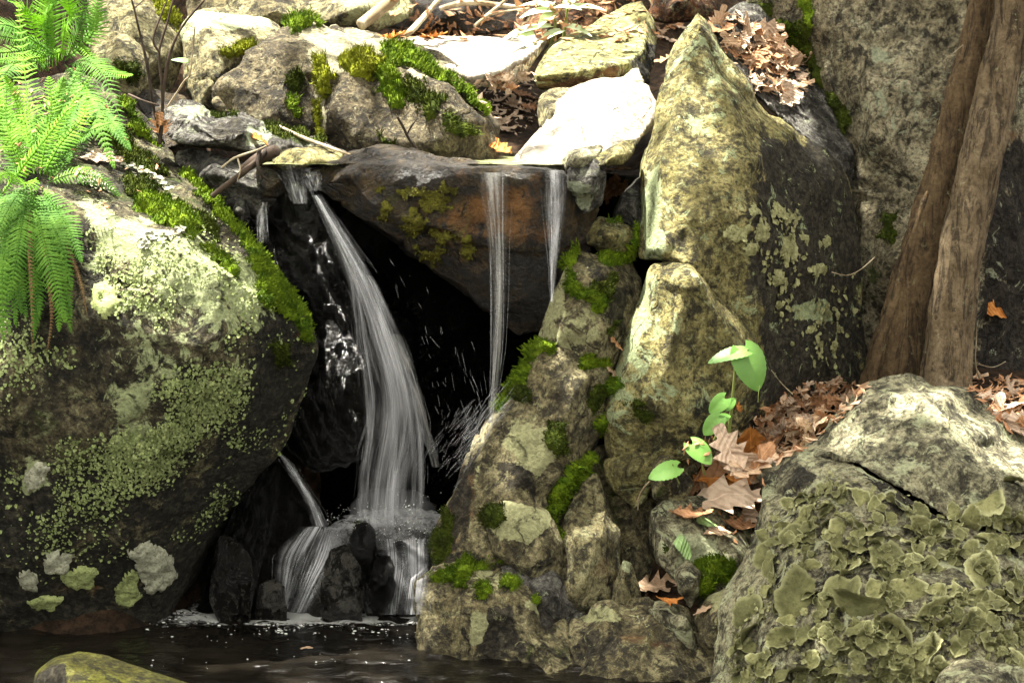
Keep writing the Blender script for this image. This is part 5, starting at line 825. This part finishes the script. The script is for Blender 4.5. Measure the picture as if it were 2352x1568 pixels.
# ------------------------------------------------------------- twigs and sticks
g = G('dark_twig'); M['twig'] = g.fin(g.mix(g.ramp(g.noise(20, 5), .4, .6), (.022,.016,.012), (.06,.042,.03)), .8, None, .2)
g = G('pale_stick'); M['stick'] = g.fin(g.mix(g.ramp(g.noise(16, 6), .4, .6), (.16,.12,.07), (.34,.29,.20)), .85, None, .2)
def twig(label, name, *paths, mat='twig', cat='twig', group=None):
    t = empty(name, P(paths[0][0][0], paths[0][0][1], paths[0][0][2]/100)); tag(t, label, cat, group)
    for i, r in enumerate(paths): s = spline(pix_tube(r), 40); tube('stem' if i == 0 else 'side_shoot', s[:,:3], s[:,3], M[mat], t, 8, .0006)
    return t
twig('thin dark shrub stem forking upward at top left, right of the ferns', 'shrub_stem', [(366,330,20,12),(372,280,18,9),(376,200,16,8),(392,120,14,7),(420,60,12,6),(470,0,10,5)], [(372,270,18,7),(372,200,16,6),(366,120,15,5),(385,50,14,5),(400,-10,14,4)], cat='stem')
twig('leftmost thin dark shrub stem rising past the smooth tan stone', 'shrub_stem', [(362,290,18,7),(350,230,16,6),(338,150,14,6),(322,80,13,5),(308,20,12,5),(300,-10,12,4)], [(308,20,12,4),(325,5,12,3),(340,-10,12,3)], [(366,120,13,5),(352,90,12,4),(372,30,12,4),(388,-10,12,3)], cat='stem')
twig('thin pale bent stem curving across the dark hollow beneath the angular boulder', 'shrub_stem', [(385,245,30,4),(405,215,28,4),(425,185,26,4),(436,172,24,4),(442,120,24,3),(448,60,22,3)], mat='stick', cat='stem')
twig('short mossy twig leaning on the boulder edge at top left', 'twig', [(295,217,14,5),(330,232,12,4),(366,243,14,4)])
twig('thick dark stick end in the jam at the left of the stream', 'stick', [(560,388,4,22),(590,368,2,28),(620,352,0,30),(636,346,-1,27)], mat='twig', cat='stick')
twig('long dark stick slanting down from the jam toward the mossy boulder', 'stick', [(488,450,2,12),(520,425,0,13),(560,395,-2,15),(600,360,-2,12),(615,340,0,8)], [(596,345,-2,10),(592,375,-4,8),(600,400,-4,7),(615,415,-2,6)], cat='stick')
twig('curled tan twig hooked over the stick jam', 'twig', [(510,385,0,6),(535,365,-2,6),(560,355,-3,6),(590,345,-3,5),(612,335,-2,4)], [(545,362,-2,5),(552,390,-3,4),(545,415,-3,3)], mat='stick')
twig('forked bare twig standing against the moss-tufted boulder', 'twig', [(960,345,22,6),(940,320,20,6),(925,290,19,5),(912,268,18,4)], [(935,310,20,4),(945,290,19,4),(960,272,18,3)])
twig('pale straight stick slanting up at the top behind the orange leaves', 'stick', [(935,80,88,14),(960,55,96,14),(990,20,104,12),(1020,-15,112,10)], mat='stick', cat='stick')
twig('grey fallen branch lying across the dark hollow at the top', 'stick', [(1010,20,130,10),(1060,8,132,14),(1110,8,134,12),(1200,20,136,10)], mat='stick', cat='branch')
twig('thin fallen branch slanting at the top beside the pale-leaved plant', 'stick', [(1090,60,120,6),(1120,35,124,8),(1150,10,128,7),(1175,-10,130,6)], [(1120,35,124,5),(1170,25,122,4),(1215,20,120,3)], mat='stick', cat='branch')
twig('squared pale broken branch leaning on the sunlit boulder top', 'stick', [(828,58,92,26),(865,30,96,28),(900,0,100,28),(915,-20,104,26)], mat='stick', cat='branch')
twig('thin mossy stick lying along the edge of the upper stream', 'stick', [(640,290,26,8),(700,318,22,9),(760,340,18,8),(810,358,14,5)], mat='stick', cat='stick')
twig('pale hair-thin twig curling on the cliff left of the tree', 'twig', [(1910,625,26,2.5),(1945,632,27,2.5),(1975,620,27,2.5),(2010,590,28,2)], mat='stick')
twig('fine straight twig touching the cliff beside the trunk near the top', 'twig', [(2166,140,30,2.5),(2190,122,29,2.5),(2212,103,28,2)], mat='stick')
twig('hanging thin dark vine right of the tree with a loose end', 'vine', [(2238,690,30,3),(2243,760,30,3),(2240,830,30,3),(2250,870,30,3)], [(2245,835,30,2),(2280,843,30,2),(2310,830,32,2)], mat='stick', cat='vine')
twig('thin grey stalk leaning from the big seedling leaf to the leaf litter', 'twig', [(1772,850,-16,2.5),(1795,880,-12,2.5),(1820,905,-6,3)], mat='stick')
twig('short pale twig poking out of the black gap above the leafy stone', 'twig', [(1465,1170,-14,4),(1468,1140,-16,4),(1480,1118,-17,4),(1492,1105,-17,3)], mat='stick')

# ------------------------------------------------------------- fallen leaves
def leaf_mesh(name, kind, mat, k):
    n = 40; Vs = []; Fs = []; cu = random.uniform(-.5, .9); bend = random.uniform(-.5, .7); tw = random.uniform(-.6, .6); ph = random.uniform(0, 6)
    for i in range(n+1):
        t = i/n; x = t-.5
        if kind == 'oak': env = (math.sin(math.pi*min(1, t*1.02))**.6)*.30; lob = abs(((t*4.1+.15) % 1)*2-1); wl = env*(.48+.62*lob**1.2)
        elif kind == 'oval': wl = .20*math.sin(math.pi*t)**.8
        else: wl = .26*math.sin(math.pi*t)**.7*(.8+.2*math.sin(t*22+ph))
        if t < .10: wl = max(wl*.2, .012)
        for u in (-1, -.6, -.25, 0, .25, .6, 1):
            skew = .10*abs(u)*lob if kind == 'oak' else 0
            y = u*wl; a = abs(u)*wl; z = cu*a*a*2.2+bend*(x*x-.1)+tw*x*y+.025*math.sin(9*t+ph+u*2)+.015*math.sin(23*t+u*4+ph)
            Vs.append((x+skew, y, z))
    for i in range(n):
        for j in range(6): b = 7*i+j; Fs.append((b, b+1, b+8, b+7))
    me = bpy.data.meshes.new(name); me.from_pydata(Vs, [], Fs); me.polygons.foreach_set('use_smooth', [True]*len(Fs)); me.materials.append(M[mat]); return me
def dead(name, a, b, trans=.12):
    g = G(name); sx = g.n.new('ShaderNodeSeparateXYZ'); g.L(g.co, sx.inputs[0]); inf = g.n.new('ShaderNodeObjectInfo')
    v = g.ramp(g.math('ABSOLUTE', sx.outputs[1]), .0, .016, 1, 0); n = g.noise(7, 6, .7)
    w_ = g.n.new('ShaderNodeTexWave'); w_.bands_direction = 'DIAGONAL'; w_.inputs['Scale'].default_value = 4.5; w_.inputs['Distortion'].default_value = .6; g.L(g.co, w_.inputs['Vector'])
    col = g.mix(g.ramp(n, .36, .64), a, b); col = g.mix(g.math('MULTIPLY', inf.outputs['Random'], .55), col, tuple(x*.5 for x in a)); col = g.mix(g.math('MULTIPLY', v, .5), col, tuple(min(1, x*1.4) for x in b))
    h = g.math('ADD', g.math('MULTIPLY', w_.outputs['Fac'], .35), n); g.fin(col, .75, g.bump(h, .5, .05), .25)
    td = g.n.new('ShaderNodeBsdfTranslucent'); g.L(col, td.inputs[0]); mx = g.n.new('ShaderNodeMixShader'); mx.inputs[0].default_value = trans
    g.L(g.b.outputs[0], mx.inputs[1]); g.L(td.outputs[0], mx.inputs[2]); g.L(mx.outputs[0], g.o.inputs[0]); return g.m
M['lbrown'] = dead('brown_dead_leaf', (.26,.125,.058), (.46,.25,.125)); M['ltan'] = dead('tan_dead_leaf', (.40,.26,.155), (.60,.43,.29)); M['lorange'] = dead('orange_dead_leaf', (.42,.14,.025), (.58,.25,.06)); M['lpale'] = dead('pale_dead_leaf', (.46,.33,.23), (.60,.46,.34)); M['lgreen'] = dead('green_fallen_leaf', (.20,.33,.10), (.32,.45,.2))
LV = {m: [leaf_mesh('dead_leaf', random.choice(['oak', 'oak', 'oak', 'other']), m, k) for k in range(7)] for m in ('lbrown', 'ltan', 'lorange', 'lpale')}
LV['oval'] = [leaf_mesh('green_leaf', 'oval', 'lgreen', k) for k in range(3)]; LV['ovaltan'] = [leaf_mesh('dead_leaf', 'oval', 'ltan', k) for k in range(4)]; LV['chip'] = [leaf_mesh('dead_leaf', 'other', 'lbrown', k) for k in range(5)]
def leaf(px, py, size, head, mats, label=None, group=None, tilt=.35, up=.5, lift=.006, pose=None):
    loc, nr = hit(px, py)
    if loc is None: return None
    n = nr*(1-up)+np.array((0, -.15, 1))*up+rng.normal(0, tilt*.6, 3); n /= np.linalg.norm(n)
    if pose is not None: n = np.array(pose, float); n /= np.linalg.norm(n)
    h = math.radians(head); d = np.array((math.cos(h), -.4*math.sin(h), math.sin(h))); d = d-n*(d@n); d /= np.linalg.norm(d); e = np.cross(n, d)
    o = bpy.data.objects.new('dead_leaf' if mats != 'oval' else 'green_leaf', random.choice(LV[mats])); COL.objects.link(o)
    sw = random.uniform(.85, 1.2); Mx = np.eye(4); Mx[:3,0] = d*size; Mx[:3,1] = e*size*sw; Mx[:3,2] = n*size; Mx[:3,3] = loc+n*lift
    o.matrix_world = Matrix(Mx.tolist()); tag(o, label, 'leaf', group); return o
def scatter(poly, n, s0, s1, mats, label, group, tilt=.4, **kw):
    a = np.array(poly, float); lo, hi = a.min(0), a.max(0); bpy.context.view_layer.update(); c = 0
    while c < n:
        p = rng.uniform(lo, hi)
        if sdf(p[None], poly)[0] < 0: continue
        leaf(p[0], p[1], rng.uniform(s0, s1), rng.uniform(0, 360), random.choice(mats), label, group, tilt, **kw); c += 1
def litter(name, label, poly, n, s0, s1, cols):
    """the broken leaf crumbs nobody could count"""
    Vs = []; a = np.array(poly, float); lo, hi = a.min(0), a.max(0); bpy.context.view_layer.update(); c = 0
    while c < n:
        p = rng.uniform(lo, hi)
        if sdf(p[None], poly)[0] < -12*rng.random(): continue
        c += 1; loc, nr = hit(p[0], p[1])
        if loc is None: continue
        nn = nr*.5+np.array((0, -.1, .6))+rng.normal(0, .35, 3); nn /= np.linalg.norm(nn); t = np.cross(nn, rng.normal(0, 1, 3)); t /= np.linalg.norm(t); b = np.cross(nn, t); L = rng.uniform(s0, s1); W = L*rng.uniform(.2, .5); q = loc+nn*.004
        for v in ((-1, 0, .25), (-.2, 1, -.05), (1, .1, .3), (.1, -.9, 0)): Vs.append(q+t*v[0]*L+b*v[1]*W+nn*v[2]*L*rng.random())
    if Vs: tag(mesh_np(name, np.array(Vs), np.arange(len(Vs)).reshape(-1, 4), M[cols], smooth=False), label, 'leaf litter', kind='stuff')
slope = [(1700,1000),(1760,940),(1850,885),(1990,880),(1965,925),(1880,1000),(1830,1030),(1770,1065),(1700,1040)]
gully = [(1640,55),(1700,30),(1780,80),(1850,140),(1862,200),(1810,235),(1750,215),(1690,140)]
litter('leaf_litter', 'crumbled red-brown leaf litter on the slope between slab and tree', slope, 300, .008, .024, 'lbrown'); litter('leaf_litter', 'crumbled red-brown leaf litter on the slope between slab and tree', slope, 200, .008, .024, 'ltan')
litter('leaf_litter', 'crumbled leaf litter in the gully behind the spire', gully, 120, .008, .02, 'ltan'); litter('leaf_litter', 'crumbled leaf litter at the right edge beside the tree', [(2210,870),(2352,870),(2352,1000),(2290,960),(2230,895)], 160, .008, .022, 'lbrown')
litter('leaf_litter', 'crumbled leaf litter under the oak leaves on the blocky grey rock', [(1560,1010),(1690,1000),(1760,1060),(1740,1200),(1690,1250),(1620,1130)], 90, .006, .014, 'lbrown')
litter('leaf_litter', 'crumbled pinkish leaf litter in the channel beside the white rock', [(1090,190),(1230,170),(1235,260),(1190,310),(1150,290)], 130, .006, .02, 'lpale')
litter('leaf_litter', 'dim leaf litter on the bank along the top of the view', [(900,0),(1480,0),(1480,100),(900,90)], 220, .01, .03, 'lbrown')
litter('leaf_litter', 'brown litter and needles among the ferns on the boulder back', [(0,180),(160,150),(300,300),(380,420),(250,480),(0,420)], 110, .004, .011, 'lbrown')
scatter(slope, 84, .035, .085, ['lbrown', 'ltan', 'ltan', 'lpale'], 'small red-brown leaf among the litter on the slope left of the tree', 'leaves on the slope left of the tree')
scatter(gully, 60, .05, .10, ['ltan', 'ltan', 'lpale', 'lbrown'], 'curled tan oak leaf heaped in the gully behind the spire', 'leaves heaped in the gully')
scatter([(2225,870),(2352,880),(2352,1010),(2280,950)], 14, .07, .12, ['ltan', 'lpale', 'lbrown'], 'curled tan leaf at the right edge behind the pale boulder', 'leaves at the right edge')
scatter([(1585,1000),(1690,990),(1755,1060),(1745,1140),(1640,1140),(1600,1080)], 14, .10, .15, ['lbrown', 'ltan', 'lorange', 'lpale'], 'brown oak leaf piled between the seedlings and the lichen boulder', 'oak leaves piled below the seedlings')
scatter([(1090,190),(1225,170),(1230,250),(1190,300),(1150,290)], 22, .04, .08, ['lpale', 'lpale', 'lbrown'], 'sun-bleached leaf in the channel left of the white rock', 'leaves in the channel by the white rock')
scatter([(1495,60),(1560,50),(1545,130),(1510,170)], 12, .04, .08, ['lpale', 'ltan', 'lbrown'], 'pale leaf caught between the lichened slab and the spire', 'leaves between the slab and the spire')
scatter([(885,70),(1030,60),(1030,88),(900,92)], 8, .05, .09, ['lorange'], 'orange leaf in the sun at the far edge of the bleached slab', 'orange leaves behind the slab')
scatter([(1375,380),(1460,385),(1440,450),(1385,470)], 6, .05, .08, ['lbrown', 'ltan'], 'brown leaf stuck in the corner right of the ledge', 'leaves right of the ledge', up=.1)
bpy.context.view_layer.update()
for a in [(1665,1165,.21,35,'lpale','largest pale oak leaf, bright in a sun patch on the blocky grey rock', (-.1,-.45,.9)),(1725,1190,.13,60,'lpale','pale pink oak leaf tucked against the lichen boulder edge'),(1585,1190,.10,8,'lbrown','narrow rust-brown leaf pointing left off the blocky grey rock'),(1625,1110,.16,20,'lbrown','broad brown oak leaf between the lowest seedling and the sunlit leaf'),(1735,1085,.11,-20,'ltan','tan curled leaf touching the top left edge of the lichen boulder'),
  (1700,1215,.09,10,'lbrown','dull pink-brown leaf half under the pale leaves'),(1142,338,.10,70,'lorange','bright orange leaf standing at the water edge left of the white rock'),(1165,300,.07,100,'lpale','pale leaf upright just above the bright orange leaf'),(1510,1350,.11,-25,'ltan','pinkish tan leaf lying between the pointed stone and the rounded stone'),(1535,1385,.06,-20,'lorange','small orange-pink leaf tip resting on the pale rounded stone'),
  (225,372,.11,-20,'lpale','pale tan leaf lying on the boulder back beside the ferns'),(372,300,.09,95,'lbrown','reddish leaf standing upright where the dark shrub stems begin'),(1405,790,.055,60,'lbrown','dark red-brown leaf stuck in the mossy cleft of the wedge'),(1400,865,.06,75,'ltan','small curled tan leaf wedged beside the olive slab'),(2268,718,.10,-25,'lorange','rust-orange oak leaf caught in the air right of the tree'),(1620,1410,.05,-50,'ltan','small tan leaf stuck on the edge of the lichen boulder'),
  (1445,120,.05,40,'lbrown','small brown leaf on the edge of the thick lichened slab'),(1420,400,.07,15,'lgreenx','yellow-green curled leaf above the shoulder stone'),(590,330,.06,20,'lorange','orange-brown scrap of leaf caught on top of the stick jam'),(1690,945,.04,60,'lorange','tiny orange leaf standing behind the seedling stem')]:
    mk = a[4] if a[4] != 'lgreenx' else 'ovaltan'; leaf(a[0], a[1], a[2], a[3], mk, a[5], None, .15, lift=.025 if len(a) > 6 else .012, pose=a[6] if len(a) > 6 else None)
for a in [(1565,1255,.09,100,'oval','long green leaf draped over the blocky grey rock'),(1640,1225,.085,-12,'ovaltan','narrow pale-green fallen leaf lying level below the largest oak leaf'),(1620,1205,.07,-30,'oval','thin green leaf edge beneath the pale oak leaf'),(705,1493,.03,8,'ovaltan','tiny yellow leaf floating on the dark pool')]: leaf(a[0], a[1], a[2], a[3], a[4], a[5], None, .1, lift=.006)

# ------------------------------------------------------------- curled leafy lichens on the near boulder
def curl_lichen(o, px, py, size, mat='foliose'):
    loc, nr = hit(px, py)
    if loc is None: return
    nr = nr+rng.normal(0, .55, 3)+np.array((0, -.1, .25)); nr /= np.linalg.norm(nr); t = np.cross(nr, rng.normal(0, 1, 3)); t /= np.linalg.norm(t); b = np.cross(nr, t); ph = rng.uniform(0, 6, 6); rings = 8; seg = 48; Vs = [loc+nr*.003]; Fs = []; Rm = [0.]
    cl_ = rng.uniform(.3, .85); el = rng.uniform(.62, 1)
    for r in range(1, rings+1):
        q = r/rings
        for s in range(seg):
            a = 2*math.pi*s/seg; e = 1+.10*math.sin(2*a+ph[0])+.10*math.sin(3*a+ph[2])+.05*math.sin(5*a+ph[1])+q*q*(.035*math.sin(9*a+ph[2])+.035*math.sin(16*a+ph[3])+.02*math.sin(25*a+ph[4]))
            z = size*(cl_*q*q*math.sin(a+ph[4])+.30*q*q*math.sin(2*a+ph[1])+.10*q**3*math.sin(5*a+ph[5])+.04*q**4*math.sin(11*a+ph[0])-.22*max(0, q-.72)*(1.2+math.sin(3*a+ph[3])))*.5
            Vs.append(loc+nr*(.008+z)+(t*math.cos(a)*el+b*math.sin(a))*size*.5*q*e); Rm.append(q)
    T_ = [(0, 1+s, 1+(s+1) % seg) for s in range(seg)]
    for r in range(rings-1):
        for s in range(seg):
            s2 = (s+1) % seg; i = 1+r*seg; T_ += [(i+s, i+seg+s, i+seg+s2), (i+s, i+seg+s2, i+s2)]
    lo_ = mesh_np('leafy_lichen', np.array(Vs), np.array(T_), M[mat], parent=o); lo_.data.attributes.new('rim', 'FLOAT', 'POINT').data.foreach_set('value', np.array(Rm, np.float32)); return lo_
bpy.context.view_layer.update()
zone = [(1790,1170),(1900,1110),(2060,1140),(2160,1200),(2352,1180),(2352,1530),(2200,1500),(2130,1568),(1690,1568),(1700,1440),(1760,1330),(1750,1240)]
pts = []
while len(pts) < 98:
    p = np.array((rng.uniform(1690, 2352), rng.uniform(1090, 1568)))
    if sdf(p[None], zone)[0] < 0: continue
    s = (42+92*rng.random()**1.4) if p[1] > 1250 else rng.uniform(30, 90)
    if all(np.hypot(*(p-q[0])) > .27*(s+q[1]) for q in pts) or rng.random() < .02: pts.append((p, s))
for p, s in sorted(pts, key=lambda q: q[1]): curl_lichen(lb, p[0], p[1], s*4.1/FPX, 'foliose2' if rng.random() < .35 else 'foliose')
Vx = []; Fx = []; Rx = []; nv_ = 0
for k in range(900):
    p = np.array((rng.uniform(1690, 2352), rng.uniform(1090, 1568)))
    if sdf(p[None], zone)[0] < 0 or fbm(np.array([[p[0]/90, p[1]/90, 0.]]), 4, 2)[0] < -.32: continue
    c_ = curl_lichen(lb, p[0], p[1], rng.uniform(16, 44)*4.1/FPX)
    if c_ is None: continue
    q = np.empty(len(c_.data.vertices)*3, np.float32); c_.data.vertices.foreach_get('co', q); f = np.empty(len(c_.data.polygons)*3, np.int32); c_.data.polygons.foreach_get('vertices', f); r_ = np.empty(len(q)//3, np.float32); c_.data.attributes['rim'].data.foreach_get('value', r_)
    Vx.append(q.reshape(-1, 3)+np.array(lb.location)); Fx.append(f.reshape(-1, 3)+nv_); Rx.append(r_); nv_ += len(r_); bpy.data.objects.remove(c_)
sm = tag(mesh_np('small_lichens', np.concatenate(Vx), np.concatenate(Fx), M['foliose2'], parent=lb), kind='stuff'); sm.data.attributes.new('rim', 'FLOAT', 'POINT').data.foreach_set('value', np.concatenate(Rx))
for p, s in [((2270,1150),90),((2330,1200),100),((2230,1190),70),((2330,1110),60),((2190,1180),50)]: curl_lichen(up, p[0], p[1], s*4.3/FPX)
flakes(lb, 'lichen_flakes', zone, 900, .003, .009, 'crust', tilt=1.0, clump=.35)
# narrow grass-like sedge on the boulder back
